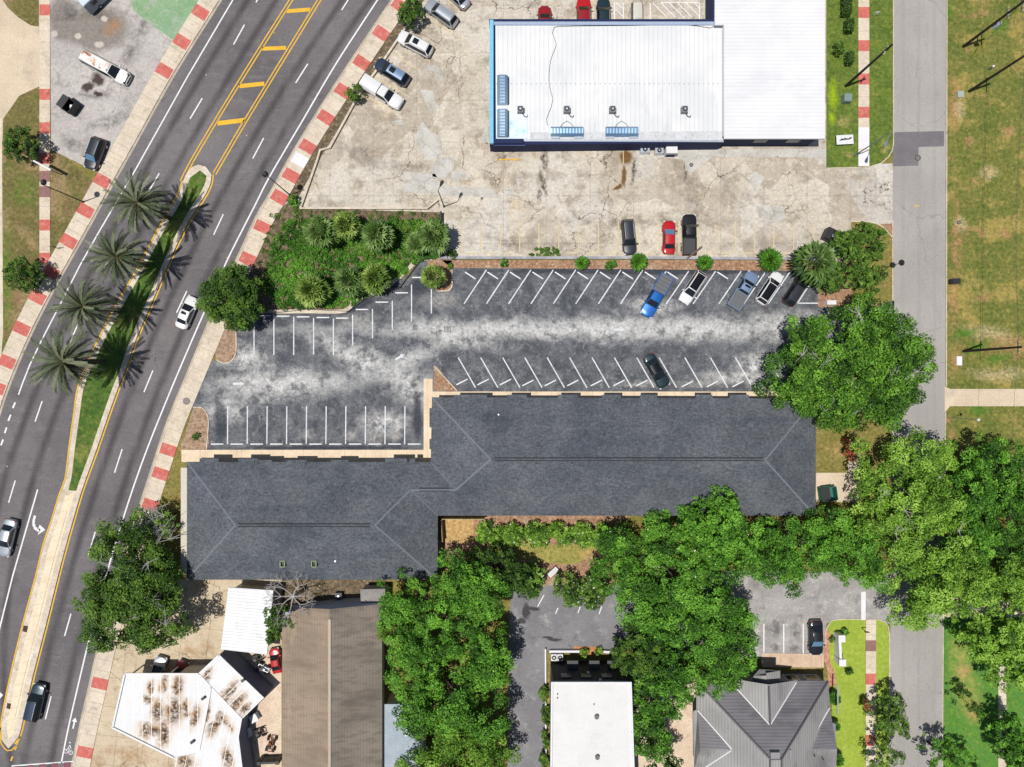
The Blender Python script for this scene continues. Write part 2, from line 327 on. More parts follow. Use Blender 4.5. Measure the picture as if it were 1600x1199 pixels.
selot = surf('mottled_grey_lot', lin((170,166,162)), lin((146,142,140)), .3, .3, .7, [('noise', lin((196,192,186)), .7, .5, .7, .7), ('noise', lin((116,112,112)), .5, .54, .7, .7),
    ('blobs', lin((82,78,78)), [(1211,985,11,16,0),(1242,985,11,16,0),(1211,1012,9,7,0),(1241,1013,9,9,0)], .6, .8, 1, .8, 1.0), ('cracks', lin((120,116,112)), .3, .01, .6, 2)], fine=.18)
swconc = surf('southwest_tan_concrete', lin((208,192,166)), lin((190,172,146)), .25, .3, .7, [('noise', lin((160,134,102)), .4, .52, .7, .6), ('noise', lin((222,206,180)), .7, .52, .7, .6),
    ('blobs', lin((158,118,76)), [(325,1010,16,12,0),(300,1020,22,10,0),(150,1190,20,14,0),(200,1180,60,16,10)], .9, .6, 1.5, .7, 1.0),
    ('grid', lin((140,120,94)), 3.8, 4.1, .7, 1.9, .06, .7, 6), ('cracks', lin((104,86,66)), .2, .012, .9, 2), ('noise', lin((136,116,92)), .8, .56, .7, .6)], fine=.16)
slab_light = surf('pale_replacement_slab', lin((204,200,192)), lin((184,180,172)), .4, .3, .7, [('noise', lin((166,158,146)), .6, .48, .68, .8), ('cracks', lin((90,80,68)), .3, .012, .8, 1.5)], fine=.16)
sandy = surf('pale_sandy_ground', lin((222,202,180)), lin((206,184,160)), .5, .3, .7, [('noise', lin((170,146,120)), 1, .55, .7, .6)], fine=.2)
white_p = surf('white_road_paint', lin((236,236,236)), lin((224,224,224)), 1., .3, .7, [('noise', lin((170,168,168)), 3., .60, .75, .6)], fine=.08)
lot_p = surf('worn_white_stall_paint', lin((226,228,232)), lin((206,208,212)), 1., .3, .7, [('noise', lin((130,132,138)), 2.4, .54, .72, .7)], fine=.12)
yell_p = surf('yellow_road_paint', lin((232,186,62)), lin((222,172,52)), 1., .3, .7, [('noise', lin((240,214,120)), 2., .55, .75, .6)], fine=.1)
pale_y = surf('faded_yellow_paint', lin((216,194,134)), lin((202,186,148)), 1., .3, .7, [('noise', lin((198,186,164)), 1.8, .42, .6, .95)], fine=.1)
blue_p = solid('blue_stall_paint', lin((50,70,120)), .8)
crossred = surf('crosswalk_red', lin((140,86,96)), lin((128,80,88)), 1., fine=.1)

def sheet(name, pts, z, mat):
    mb = MB(); mb.poly([(*W2(p), z) for p in pts]); return struct(mb.build(name, mat))
# ------------------------------------------------------------------ ground sheets (4 mm steps)
Z = [.004*i for i in range(12)]
g = MB(); g.poly([(-400,-400,0),(400,-400,0),(400,400,0),(-400,400,0)]); struct(g.build('ground', dry))
sheet('field', [(1476,-60),(1760,-60),(1760,760),(1476,760)], Z[1], field)
sheet('east_lawn', [(1474,930),(1760,930),(1760,1300),(1472,1300)], Z[1], eastlawn)
wg = [tuple(np.array(p)) for p in offs(WL, 6)]
sheet('west_grass', [(-60,140),(60,140),(78,225),(165,300)] + [p for p in wg if p[1] > 300 and p[1] < 640] + [(-60,640)], Z[1], westgrass)
sheet('tan_driveway', [(-120,-60),(66,-60),(68,132),(30,150),(5,186),(4,220),(-120,220)], Z[2], drive_c)
sheet('corner_grass', [(4,0),(0,-60),(61,-60),(61,42),(48,40),(28,27),(12,12)], Z[3], westgrass)
sheet('west_drive_edge', [(-80,186),(3,186),(5,520),(2,560),(-80,560)], Z[4], side_c)
wedge = [p for p in offs(WL, 26) if -60 < p[1] < 292]
sheet('west_lot', [(78,-60)] + wedge[:] + [(153,270),(80,234)], Z[2], westlot)
sheet('green_painted_patch', [(192,-40),(360,-60),(314,4),(276,66),(232,36),(208,16)], Z[3], greenpaint)
roadpoly = offs(WL, 5) + [(-120,1262)] + offs(EL, -5)[::-1]
sheet('main_road', roadpoly, Z[2], asph)
elo = offs(EL, -24)
top_lot = [p for p in elo if p[1] < 352]
sheet('store_lot', [(p[0], p[1]) for p in top_lot] + [(430,338),(700,352),(690,404),(1292,404),(1330,420),(1345,350),(1400,350),(1400,255),(1291,262),(1291,-60)], Z[1], conc)
# mulch strip between sidewalk and store lot
md = [p for p in EL if -70 < p[1] < 310]
mb = MB(); ribbon(mb, md, -28, -43, Z[3]); struct(mb.build('leaf_litter_strip', leaflit))
sheet('thicket_soil', [(470,326),(690,332),(694,404),(660,412),(640,420),(545,488),(400,494),(370,520),(330,516),(345,470),(395,405),(430,330),(452,316)], Z[3], leaflit)
sheet('parking_lot', [(370,492),(400,488),(470,487),(540,486),(552,470),(590,458),(640,428),(652,408),(688,408),(706,418),(1278,420),(1278,470),(1340,480),(1397,470),(1397,585),(1280,585),(1222,612),(678,612),(664,704),(322,704),(325,675),(323,650),(312,638),(300,640),(290,612),(318,556),(340,566),(358,560),(368,540),(368,515)], Z[4], lot_m)
mb = MB(); nk = densify([(372,489),(470,488),(540,487),(552,472),(575,462),(600,452),(625,434),(642,418),(655,407),(676,405)], 8)
ribbon(mb, nk, -4, 2, .12, .0); struct(mb.build('lot_kerb', kerb_c))
sheet('mulch_bed', [(690,407),(1286,407),(1286,424),(1000,421),(706,419)], Z[5], mulch)
sheet('corner_bed', [(668,402),(706,402),(706,448),(704,455),(682,455),(668,430)], Z[5], mulch)
sheet('island_bed', [(678,572),(683,573),(713,611),(678,611)], Z[5], mulch)
sheet('north_entry_bed', densify([(347,515),(368,516),(369,550),(362,564),(350,568),(338,562),(336,552),(347,515)], 6)[:-1], Z[5], stones)
sheet('south_entry_bed', densify([(302,638),(314,637),(322,646),(325,660),(323,702),(284,702),(292,670),(302,638)], 6)[:-1], Z[5], stones)
sheet('southwest_lawn_strip', [(272,716),(290,718),(296,905),(235,905),(240,790)], Z[3], dry)
sheet('mid_path', [(284,703),(662,703),(662,592),(676,592),(676,612),(1222,612),(1222,626),(690,626),(676,640),(676,722),(284,722)], .10, beige)
sheet('east_bed', [(1278,430),(1300,440),(1345,350),(1396,350),(1396,445),(1380,480),(1278,480)], Z[5], mulch)
sheet('corner_grass_bed', densify([(1330,346),(1360,348),(1380,356),(1394,372),(1394,460),(1376,474),(1330,474)], 8), Z[6], dry)
sheet('north_verge', [(1291,-60),(1396,-60),(1396,232),(1390,243),(1378,255),(1358,261),(1291,263)], Z[3], verge)
sheet('side_street', [(1396,-60),(1478,-60),(1477,600),(1476,760),(1473,990),(1471,1260),(1391,1260),(1391,990),(1394,900),(1394,600),(1395,262)], Z[4], street_m)
sheet('street_patch', [(1395.5,207),(1475,205),(1475,229),(1435,230),(1435,259),(1395,260.5)], Z[5], patch_m)
sheet('east_driveway', [(1476,604),(1484,608),(1760,608),(1760,635),(1484,635),(1476,645)], Z[5], drive_c)
sheet('east_garden_path', [(1474,935),(1760,935),(1760,963),(1474,965)], Z[5], drive_c)
sheet('service_drive', [(800,915),(1180,915),(1180,1015),(855,1015),(853,1300),(792,1300),(796,960)], Z[3], soutlot)
sheet('southeast_lot', [(1100,893),(1392,893),(1392,975),(1352,970),(1305,968),(1291,975),(1288,1030),(1100,1030)], Z[4], selot)
sheet('courtyard_mulch', [(684,806),(980,806),(980,920),(862,925),(770,890),(684,890)], Z[2], mulch)
sheet('courtyard_grass', densify([(745,862),(800,872),(860,880),(905,880),(935,850),(880,852),(800,850),(745,862)], 14)[:-1], Z[3], grassm('courtyard_dry_grass', lin((134,134,66)), lin((150,144,76)), lin((184,150,100)), lin((190,140,90)), .05, .0))
sheet('gravel_square', [(692,812),(740,812),(740,848),(692,848)], Z[4], surf('tan_gravel', lin((196,164,110)), lin((176,142,92)), 2, fine=.4, fscale=6))
sheet('dumpster_pad', [(1275,739),(1345,739),(1345,785),(1275,784)], Z[4], drive_c)
sheet('southwest_lot', [(283,905),(440,905),(440,1300),(96,1300),(118,1199),(150,1060),(175,975),(205,870)], Z[3], swconc)
sheet('southeast_front_lawn', densify([(1291,985),(1300,971),(1318,968),(1352,969)], 6) + [(1352,1300),(1300,1300),(1300,1060)], Z[5], lawn)
sheet('kerb_lawn', [(1368,970)] + densify([(1372,969),(1380,972),(1386,979),(1389,990)], 4) + [(1389,1300),(1368,1300)], Z[5], lawn)
sheet('sandy_side_yard', [(990,1040),(1090,1060),(1090,1300),(985,1300)], Z[3], sandy)
sheet('front_walk', [(1190,1020),(1287,1022),(1287,1043),(1190,1042)], .08, surf('pink_walk', lin((214,190,166)), lin((196,168,144)), .5, .3, .7, [('grid', lin((160,130,110)), 1.45, 0, 0, 0, .06, .6, 0)], fine=.12))
sheet('brick_path', densify([(1288,985),(1296,985),(1296,1030),(1304,1050),(1306,1072),(1296,1072),(1292,1045),(1287,1030)], 6), Z[6], surf('red_brick_chips', lin((170,116,92)), lin((196,150,126)), 1.5, fine=.4, fscale=7))
sheet('sw_junk_yard', [(400,1020),(440,1020),(440,1300),(400,1300)], Z[4], sandy)
sheet('store_apron', [(1064,233),(1291,233),(1291,246),(1113,246),(1080,270),(1070,266),(1070,250),(1024,245),(1024,233)], Z[3], slab_light)
for i, p in enumerate([[(668,103),(680,102),(692,112),(694,126),(684,128),(680,112),(668,110),(656,122),(654,118)], [(656,140),(676,142),(680,160),(688,168),(672,176),(664,158)], [(660,190),(672,206),(688,214),(692,242),(668,252),(646,218)], [(612,190),(630,186),(630,196),(616,194)], [(674,262),(684,246),(708,246),(710,262),(694,280),(676,276)], [(704,268),(718,266),(736,276),(712,284),(706,280)], [(1166,276),(1182,268),(1196,278),(1180,298)], [(630,268),(680,272),(690,290),(770,296),(780,310),(700,306),(632,300)], [(762,190),(764,222),(748,224)], [(806,280),(814,280),(810,294)], [(794,296),(803,296),(803,306),(794,306)], [(1180,322),(1222,322),(1230,340),(1212,348),(1186,340)]]):
    sheet('replacement_slab', p, Z[2], slab_light)
sheet('hall_shade_strip', [(440,905),(605,905),(605,952),(440,952)], Z[4], leaflit)  # dark strip put in as shading by the hall, in leaf litter colours
# kerbs, gutters and sidewalks
def cums(pts):
    s = [0.]; P = [np.array(p) for p in pts]
    for i in range(1, len(P)): s.append(s[-1] + np.linalg.norm(P[i]-P[i-1]))
    return s
def at_s(pts, S, s):
    s = min(max(s, 0), S[-1]); i = max(0, min(len(S)-2, int(np.searchsorted(S, s))-1)); t = (s-S[i])/(S[i+1]-S[i])
    a, b = np.array(pts[i]), np.array(pts[i+1]); d = b-a; d /= np.linalg.norm(d); return a+(b-a)*t, np.array((-d[1], d[0]))
def sidewalk(name, line, d0, d1, reds, dulls, whites, y0, y1, z=.10):
    S = cums(line); mid = offs(line, (d0+d1)/2)
    def sof(p): return S[int(np.argmin([ (q[0]-p[0])**2+(q[1]-p[1])**2 for q in mid]))]
    def syy(y): return S[int(np.argmin([abs(q[1]-y) for q in line]))]
    br = sorted([(sof(p)-8.6, sof(p)+8.6, k) for k, L in ((1, reds), (2, dulls), (3, whites)) for p in L])
    s = syy(y0); e = syy(y1); mb = MB()
    def seg(a, b, mi):
        n = max(1, int(round((b-a)/8)))
        for k in range(n):
            q = []
            for t, d in ((k, d0), (k+1, d0), (k+1, d1), (k, d1)):
                c, nn = at_s(line, S, a+(b-a)*t/n); q.append((*W2(c+nn*d), z))
            mb.poly(q, mi)
            for i, j in ((0,1),(2,3)): mb.add([(q[i][0],q[i][1],0),(q[j][0],q[j][1],0),q[j],q[i]], [(0,1,2,3)], mi)
    for a, b, k in br:
        if a > s: seg(s, a, 0)
        seg(max(a, s), b, k); s = b
    if s < e: seg(s, e, 0)
    for t in [t for t in np.arange(syy(y0)+6, e, 17.2*.995) if not any(a-3 < t < b+3 for a, b, k in br)]:
        q = [at_s(line, S, t), at_s(line, S, t+.7)]
        mb.poly([(*W2(q[0][0]+q[0][1]*d0), z+.004), (*W2(q[1][0]+q[1][1]*d0), z+.004), (*W2(q[1][0]+q[1][1]*d1), z+.004), (*W2(q[0][0]+q[0][1]*d1), z+.004)], 4)
    return struct(mb.build(name, [side_c, red_c, dull_c, white_c, gutter_c]))
sidewalk('east_sidewalk', EL, -5, -29, [(616,8),(589,55),(562,97),(534,141),(509,186),(484,229),(460,272),(436,316),(411,362),(391,405),(266,699),(249,746),(232,793),(212,838),(154,1061),(130,1181)], [(180,930)], [(466,248)], -60, 1260)
sidewalk('west_sidewalk', WL, 5, 30, [(341,-30),(315,17),(288,62),(262,108),(160,288),(135,335),(109,379),(85,424),(60,469),(37,514),(16,561),(2,612)], [], [], -60, 900)
mb = MB(); ribbon(mb, EL, -3.2, -5, .13, 0); ribbon(mb, WL, 3.2, 5, .13, 0); struct(mb.build('road_kerb', kerb_c))
mb = MB(); ribbon(mb, EL, .5, -3.2, Z[3], None); ribbon(mb, WL, -.5, 3.2, Z[3], None); struct(mb.build('road_gutter', gutter_c))
def vwalk(name, x0, x1, y0, y1, reds, dulls, whites):
    line = [(((x0+x1)/2), y) for y in np.arange(y0, y1+4, 4)]; h = (x1-x0)/2
    return sidewalk(name, line, -h, h, [((x0+x1)/2, y) for y in reds], [((x0+x1)/2, y) for y in dulls], [((x0+x1)/2, y) for y in whites], y0, y1, .06)
vwalk('north_sidewalk', 1341, 1358, -60, 260, [-30,22,72.5,124,174.5], [], [209,226,243,252])
vwalk('southeast_sidewalk', 1352.5, 1368.5, 969, 1260, [1060,1158,1220], [1009], [])
vwalk('west_side_walk', 62, 78.5, -60, 425, [16,148,199,249,351,403], [300,276], [])
vwalk('garden_walk', 1559.5, 1572, 1036, 1260, [], [], [])
vwalk('garden_connecting_walk', 1325, 1342, 690, 744, [], [], [])
sheet('white_crossing_slab', [(1345.5,925),(1352.5,925),(1352.5,969),(1345.5,969)], Z[6], white_c)
mb = MB()
ribbon(mb, [(1396,-60),(1396,225),(1394,236),(1388,246),(1377,256),(1358,262),(1291,264)], -.1, 1.2, .12, 0)
ribbon(mb, [(1395,345),(1395,470)], 0, 1.4, .12, 0); ribbon(mb, densify([(1330,346),(1360,347),(1380,355),(1395,372)], 6), 0, 1.4, .12, 0)
ribbon(mb, [(1478.5,-60),(1477.5,604)], -1.3, 0, .1, 0); ribbon(mb, [(1476.5,645),(1475,760),(1472.5,990),(1471,1260)], -1.3, 0, .1, 0)
ribbon(mb, densify([(1352,968),(1372,967.5),(1382,971),(1388,979),(1390,992),(1390,1260)], 8), -.1, 1.3, .12, 0)
ribbon(mb, densify([(1289,1010),(1290,982),(1298,970),(1316,967),(1345,967)], 8), -.1, 1.2, .12, 0)
struct(mb.build('street_kerb', kerb_c))
mb = MB(); ribbon(mb, densify([(706,418),(706,448),(702,454),(684,455)], 6), -1, .6, .12, 0); ribbon(mb, [(678,572),(714,611)], -1, .4, .12, 0)
ribbon(mb, densify([(369,518),(369,550),(362,564),(350,568),(338,562)], 5), -.8, .8, .12, 0); ribbon(mb, densify([(302,637),(315,637),(323,646),(326,660),(323,702)], 5), -.8, .6, .12, 0)
struct(mb.build('bed_kerb', kerb_c))
# the median
MLo = densify([(310,258),(300,262),(291,274),(277,310),(250,357),(226,402),(207,437),(185,475),(160,522),(140,565),(124,604),(117,650),(110,700),(104,748),(95,772),(82,815),(70,850),(58,900),(37,978),(22,1040),(10,1095),(3,1137),(4,1156),(14,1169)], 10)
MRo = densify([(310,258),(322,261),(331,273),(330,285),(322,304),(305,330),(282,372),(260,421),(237,475),(212,533),(197,577),(186,604),(167,657),(150,707),(130,762),(115,812),(101,862),(90,905),(72,978),(52,1056),(37,1122),(30,1150),(14,1169)], 10)
def trim_poly(A, B, d): return offs(A, -d) + offs(B, d)[::-1]
mp = MLo[:-1] + MRo[::-1][:-1]
mb = MB(); mb.prism([W2(p) for p in mp], 0, .13); struct(mb.build('median_kerb', kerb_c))
gL = [p for p in offs(MLo, -8.0) if p[1] < 762]; gR = [p for p in offs(MRo, 8.0) if p[1] < 765]
gpoly = [(313,267)] + [p for p in gL if p[1] > 272] + [(108,766),(120,767)] + [p for p in gR if p[1] > 272][::-1]
mb = MB(); mb.poly([(*W2(p), .136) for p in gpoly]); struct(mb.build('median_grass', lush))
cL = [p for p in offs(MLo, -8.5) if 768 < p[1] < 1150]; cR = [p for p in offs(MRo, 8.5) if 768 < p[1] < 1150]
mb = MB(); mb.poly([(*W2(p), .136) for p in cL + [(14,1155)] + cR[::-1]]); struct(mb.build('median_paving', surf('median_pale_concrete', lin((236,220,192)), lin((222,204,174)), .5, .3, .7, [('grid', lin((170,154,130)), 0, 1.5, 0, 0, .05, .5, -12)], fine=.1)))
mb = MB(); mb.poly([(*W2(p), .141) for p in [(38,977),(45,978),(43,988),(36,986)]]); mb.poly([(*W2(p), .141) for p in [(12.5,1098),(18.5,1099),(17,1108),(11,1106)]]); struct(mb.build('median_drain_slot', solid('rusty_slot', (.06,.03,.02), .9)))
mb = MB(); ribbon(mb, [p for p in offs(MRo, 12) if 790 < p[1] < 1120], 0, .8, .141); struct(mb.build('median_joint', gutter_c))

# ------------------------------------------------------------------ painted road markings
rm = MB()
def line(mb, a, b, w=1.9, mi=0, z=Z[5]): mb.strip(W(*a), W(*b), w*K, z, mi)
ribbon(rm, [(375,-18),(364,0),(292,122),(212,265),(155,362),(125,415),(92,480),(65,532),(46,572),(35,600),(29,617)], -1, 1, Z[5])
for a in [((24,629),(20,638)),((17,648),(13,658)),((10.5,668),(7.5,677)),((5,687),(1.5,696)),((-2,706),(-5,716))]: line(rm, *a, 2.6)
for a in [((400,8-4),(416,-22)),((382,39),(365,70)),((316,154),(297,186)),((249,271),(232,300)),((180,388),(163,420)),((122,507),(108,538)),((66,627),(55,659)),((24,751),(13.5,786)),((20+.0*0,0),(20,0.1))][:-1]: line(rm, *a, 1.9)
ribbon(rm, [(59,765),(20,900),(0,980),(-20,1060)], -1.1, 1.1, Z[5])
for a in [((544,0),(534,16)),((481,100),(462,130)),((412,216),(395,248)),((349,335),(334,367)),((292,455),(276,489)),((239,579),(225,613)),((191,702),(179,739)),((149,831),(138,868)),((111,959),(101,994)),((80,1088),(71,1124))]: line(rm, *a, 1.9)
ribbon(rm, densify([(605,-24),(590,0),(525,100),(472,190),(422,275),(398,322),(355,407),(320,486),(271,600),(225,715),(191,815),(163,910),(141,993),(125,1059),(107,1137),(96,1192)], 12), -1.1, 1.1, Z[5])
def arrow(mb, c, ang, L, w, hw, hl, mi=0, z=Z[5]):
    ca, sa = math.cos(R(ang)), math.sin(R(ang)); x0, y0 = W2(c)
    for q in ([(-L/2,-w/2),(L/2-hl,-w/2),(L/2-hl,w/2),(-L/2,w/2)], [(L/2-hl,-hw/2),(L/2,0),(L/2-hl,hw/2)]):
        mb.poly([(x0+a*ca-b*sa, y0+a*sa+b*ca, z) for a, b in q], mi)
arrow(rm, (116,1130), 78, 1.6, .22, .75, .6)
# left-turn arrow: curved shaft then head
arc = [(55,806),(53,812),(52.5,818),(54,824),(58,828),(63,829)]
for i in range(len(arc)-1): rm.strip(W(*arc[i]), W(*arc[i+1]), (3.6+.35*i)*K, Z[5])
rm.poly([(*W2(p), Z[5]) for p in [(62,820),(71,828),(59,836),(62,830),(60,826)]])
rm.poly([(*W2(p), Z[5]) for p in [(-2,1080),(5,1086),(-2,1094)]])
def ring(mb, c, r, w, z, mi=0, a0=0, a1=360):
    x0, y0 = c; n = 18
    for k in range(n):
        t0, t1 = R(a0+(a1-a0)*k/n), R(a0+(a1-a0)*(k+1)/n)
        mb.poly([(x0+(r+s*w/2)*math.cos(t), y0+(r+s*w/2)*math.sin(t), z) for s, t in ((-1,t0),(1,t0),(1,t1),(-1,t1))], mi)
for c in ((103.5,1174),(110.5,1176)): ring(rm, W2(c), .27, .08, Z[5])
for a, b in (((103.5,1174),(107,1168)),((107,1168),(110.5,1176)),((107,1168),(109.5,1164)),((109.5,1164),(111,1170)),((105.5,1172),(108.5,1174))): line(rm, a, b, 1.0)
ring(rm, W2((109.5,1160.5)), .05, .12, Z[5])
ribbon(rm, [(18,1197),(115,1190)], -1, 1, Z[5])
yl = MB()
for d in (-2.4, 2.4):
    ribbon(yl, densify([(490,-55),(455,0),(400,87),(350,168),(300,252),(284,284)], 14), d-.9, d+.9, Z[5])
    ribbon(yl, densify([(533,-55),(499,0),(400,162),(370,212),(345,255),(335,272)], 14), d-.9, d+.9, Z[5])
for a, b, w in (((448,18),(485,15),6),((410,76.5),(447,75),6),((374,135),(413,131),6.5),((340,193),(382,188),7),((478,-36),(520,-38),6)): line(yl, a, b, w)
ribbon(yl, [p for p in MLo if p[1] > 280 and p[1] < 1166], 1.2, 3.2, Z[5]); ribbon(yl, [p for p in MRo if p[1] > 268 and p[1] < 1166], -1.2, -3.2, Z[5])
ribbon(yl, densify([(3,1137),(2,1156),(12,1171),(22,1166),(30,1150)], 5), 1.2, 3, Z[5])
line(yl, (26,1164), (24,1172), 2.2); line(yl, (20,1182), (17,1189), 2.4)
line(yl, (1429,322), (1436,322), 1.6)
struct(yl.build('road_centre_markings', yell_p)); struct(rm.build('road_markings', white_p))
cr = MB()
for k in range(5): x = 22+k*19.5; cr.poly([(*W2(p), Z[5]) for p in [(x,1197.5-k*1.5),(x+10,1196.7-k*1.5),(x+10,1230),(x,1230)]])
struct(cr.build('crosswalk', crossred))
# parking stalls in the grey lot
pm = MB()
for x, a, b in [(397,492,554),(428,492,555),(459,495,555),(490,497,554),(521,498,555),(551,492,541),(582,483,529),(613,470,516),(643,445,503),(674,452,490)]: line(pm, (x,a), (x,b), 1.7)
for k in range(10): line(pm, (356+30.75*k,635), (355.5+30.75*k,694), 1.7)
TOPX = [760+35.1*k for k in range(13)]
for x in [760,795,829.5,864.5,899.5,934.5,970,1004.5]: line(pm, (x,422), (x-35,475), 1.8)
for x in [1041,1076,1118,1158,1197,1235,1266]: line(pm, (x,424) if x < 1260 else (1266,443), (x-35,475) if x < 1260 else (1246,474), 1.8)
line(pm, (1246,474), (1278,474), 1.8)
for x in [716,751,785.5,820,855,890,925,960,995,1030,1070,1110,1149,1199]: line(pm, (x,559), (x+27,606), 1.8)
arrow(pm, (625,558), 30, 1.5, .28, .7, .55); arrow(pm, (373,600), 0, 1.6, .3, .7, .55); arrow(pm, (968,515), 0, 1.6, .25, .6, .5)
hc = W2((1176,574)); ring(pm, hc, .3, .09, Z[5], 0, 150, 400); ring(pm, (hc[0]+.05, hc[1]+.55), .05, .14, Z[5])
pm.strip((hc[0], hc[1]+.5), (hc[0]+.05, hc[1]+.05), .1, Z[5]+.004); pm.strip((hc[0], hc[1]+.05), (hc[0]+.4, hc[1]), .1, Z[5]+.008); pm.strip((hc[0]+.4, hc[1]), (hc[0]+.5, hc[1]-.35), .1, Z[5]+.012)
struct(pm.build('parking_markings', lot_p))
sm = MB()
for y0, y1, xs in ((975,1022,(1193.5,1224.5,1255)),): [line(sm, (x,y0), (x,y1), 1.8, z=Z[5]) for x in xs]
for a, b in (((850,930),(840,948)),((872,950),(868,959)),((907,947),(903,958)),((940,948),(936,960))): line(sm, a, b, 1.5, z=Z[4])
struct(sm.build('south_stall_markings', white_p))
ym = MB()
for x in [721,751,782,812,842,873,904,935,966,997,1030,1061,1090,1118,1149,1179,1209,1240,1271]: line(ym, (x,345+random.random()*8), (x,395), 1.9, z=Z[2])
for x in [838,906,974,1179]: line(ym, (x,235), (x,256), 1.4, z=Z[2])
for a, b in (((662,24),(690,42)),((560,60+.0),(600,60)),((650,62),(690,82)))[2:]: line(ym, a, b, 1.6, z=Z[2])
for (a, b) in (((666,26),(724,62)),((628,66-5),(672,97)),((574,112),(640,152)),((572,150),(622,178)),((700,0),(726,24)),((612,83),(655,110))): line(ym, a, b, 1.5, z=Z[2])
struct(ym.build('store_lot_markings', pale_y))
nm = MB()
for x in (960,1016): line(nm, (x,5), (x,50), 1.5, z=Z[2])
for x in range(1020,1094,13): line(nm, (x,5), (min(x+22,1094),5+min(x+22,1094)-x), 1.3, z=Z[2])
line(nm, (1033,4), (1094,4), 1.4, z=Z[2]+.004); line(nm, (1093,4), (1093,40), 1.4, z=Z[2]+.004)
line(nm, (974,5), (974,40), 1.3, z=Z[2]); line(nm, (962,4), (973,14), 1.2, z=Z[2]); line(nm, (962,14), (973,26), 1.2, z=Z[2])
struct(nm.build('hatched_store_markings', white_p))
# ------------------------------------------------------------------ buildings
def P3(px, py, z): return W(px, py, z)
shingle = surf('grey_shingle_roof', lin((86,90,96)), lin((103,107,112)), .25, .3, .7, [('noise', lin((66,70,78)), 5.5, .5, .62, .55, .22, 0), ('noise', lin((134,138,144)), 4.5, .56, .68, .45),('noise', lin((74,80,90)), .3, .5, .7, .7, .3, 90), ('noise', lin((112,120,130)), .6, .55, .72, .45), ('noise', lin((62,66,76)), .12, .56, .7, .5)], fine=.4, fscale=6.5, spec=.15)
shing_line = solid('shingle_cap', lin((122,127,134)), .9); dark_vent = solid('dark_vent', lin((44,48,56)), .8)
stucco = solid('stucco', lin((206,198,182)), .9); navy = solid('navy_wall', lin((34,44,84)), .7, spec=.2); whitep = solid('white_paint', (.64,.64,.64), .5)
glass = solid('window_glass', (.02,.03,.04), .08, spec=.6); metal = solid('galvanised_metal', (.55,.6,.66), .35, .6); blackm = solid('black_metal', (.015,.015,.017), .5)
trunk_m = surf('bark', lin((84,72,60)), lin((58,50,42)), 2, fine=.3, coord='obj'); wood = surf('weathered_wood', lin((120,104,84)), lin((92,80,66)), 2, fine=.3, coord='obj')
def win(b, p, d, n='window', fm=None):
    """window: frame with a pane; p centre, d=(width, height, axis 'x' or 'y')"""
    w, h, ax = d; m = MB(); t = .08
    def bb(mb, dx, dz, ww, hh, th): mb.box((p[0]+(dx if ax == 'x' else 0), p[1]+(dx if ax == 'y' else 0), p[2]+dz), (ww if ax == 'x' else th, ww if ax == 'y' else th, hh))
    for s in (-1, 1): bb(m, s*(w/2+t/2), 0, t, h+2*t, .12); bb(m, 0, s*(h/2+t/2), w, t, .12)
    f = m.build(n, fm or whitep, b); q = MB(); bb(q, 0, 0, w, h, .05); q.build('pane', glass, f).location = (0,0,0)
    return f
# child-of-child meshes are authored in world space; sub-parts sit under a part whose own location is 0, so shift them
_old_build = MB.build
def _build(s, name, mats, parent=None, smooth=False, world=True):
    if parent is not None and world and parent.parent is not None:
        root = parent
        while root.parent is not None: root = root.parent
        dx, dy, dz = root.location
        s.v = [(v[0]-dx, v[1]-dy, v[2]-dz) for v in s.v]
        return _old_build(s, name, mats, parent, smooth, False)
    return _old_build(s, name, mats, parent, smooth, world)
MB.build = _build
# --- long motel-style building with hip roofs
ez, rz_, mz = 3.1, 6.5, 4.7
bc = W(760, 790); B = thing('apartment_building', (bc[0], bc[1], 0), 'long L-shaped low building with dark grey shingle hip roofs beside the white-lined car park', 'building')
V = {k: P3(*v) for k, v in dict(a=(675,621,ez), b=(1275,623,ez), c=(1274,806,ez), d=(684,806,ez), e=(684,906,ez), f=(292,906,ez), g=(292,722,ez), h=(673,722,ez), r1=(767,718,rz_), r2=(1196,719,rz_), l1=(368,821,rz_), l2=(586,821,rz_), m1=(641,766,mz), m2=(712,766,mz)).items()}
rf = MB()
for q in ('g l1 l2 m1 m2 h', 'g f l1', 'f e l2 l1', 'e d m1 l2', 'd c r2 r1 m2 m1', 'b r2 c', 'a r1 r2 b', 'a h m2 r1'): rf.poly([V[k] for k in q.split()])
out = [V[k] for k in 'g f e d c b a h'.split()]
for i in range(8):
    p, q = out[i], out[(i+1)%8]; rf.add([(p[0],p[1],p[2]-.2),(q[0],q[1],q[2]-.2),q,p], [(0,1,2,3)])
rf.poly([(x,y,z-.2) for x,y,z in out])
roof = rf.build('roof', shingle, B)
def cap(a, b, w=.3, mat=shing_line, n='hip_cap', up=.05):
    a = np.array(a); b = np.array(b); d = b-a; d /= np.linalg.norm(d); s = np.cross(d, (0,0,1)); s /= np.linalg.norm(s); u = np.array((0,0,up)); m = MB()
    m.add([a-s*w/2-u*.6, a+u, b+u, b-s*w/2-u*.6, a+s*w/2-u*.6, b+s*w/2-u*.6], [(0,1,2,3),(1,4,5,2),(0,4,1),(3,2,5)]); return m.build(n, mat, roof)
for k in ('g l1','f l1','e l2','m1 l2','a r1','b r2','c r2','m2 r1','m1 m2','m1 d','m2 h'): i, j = k.split(); cap(V[i], V[j], .22)
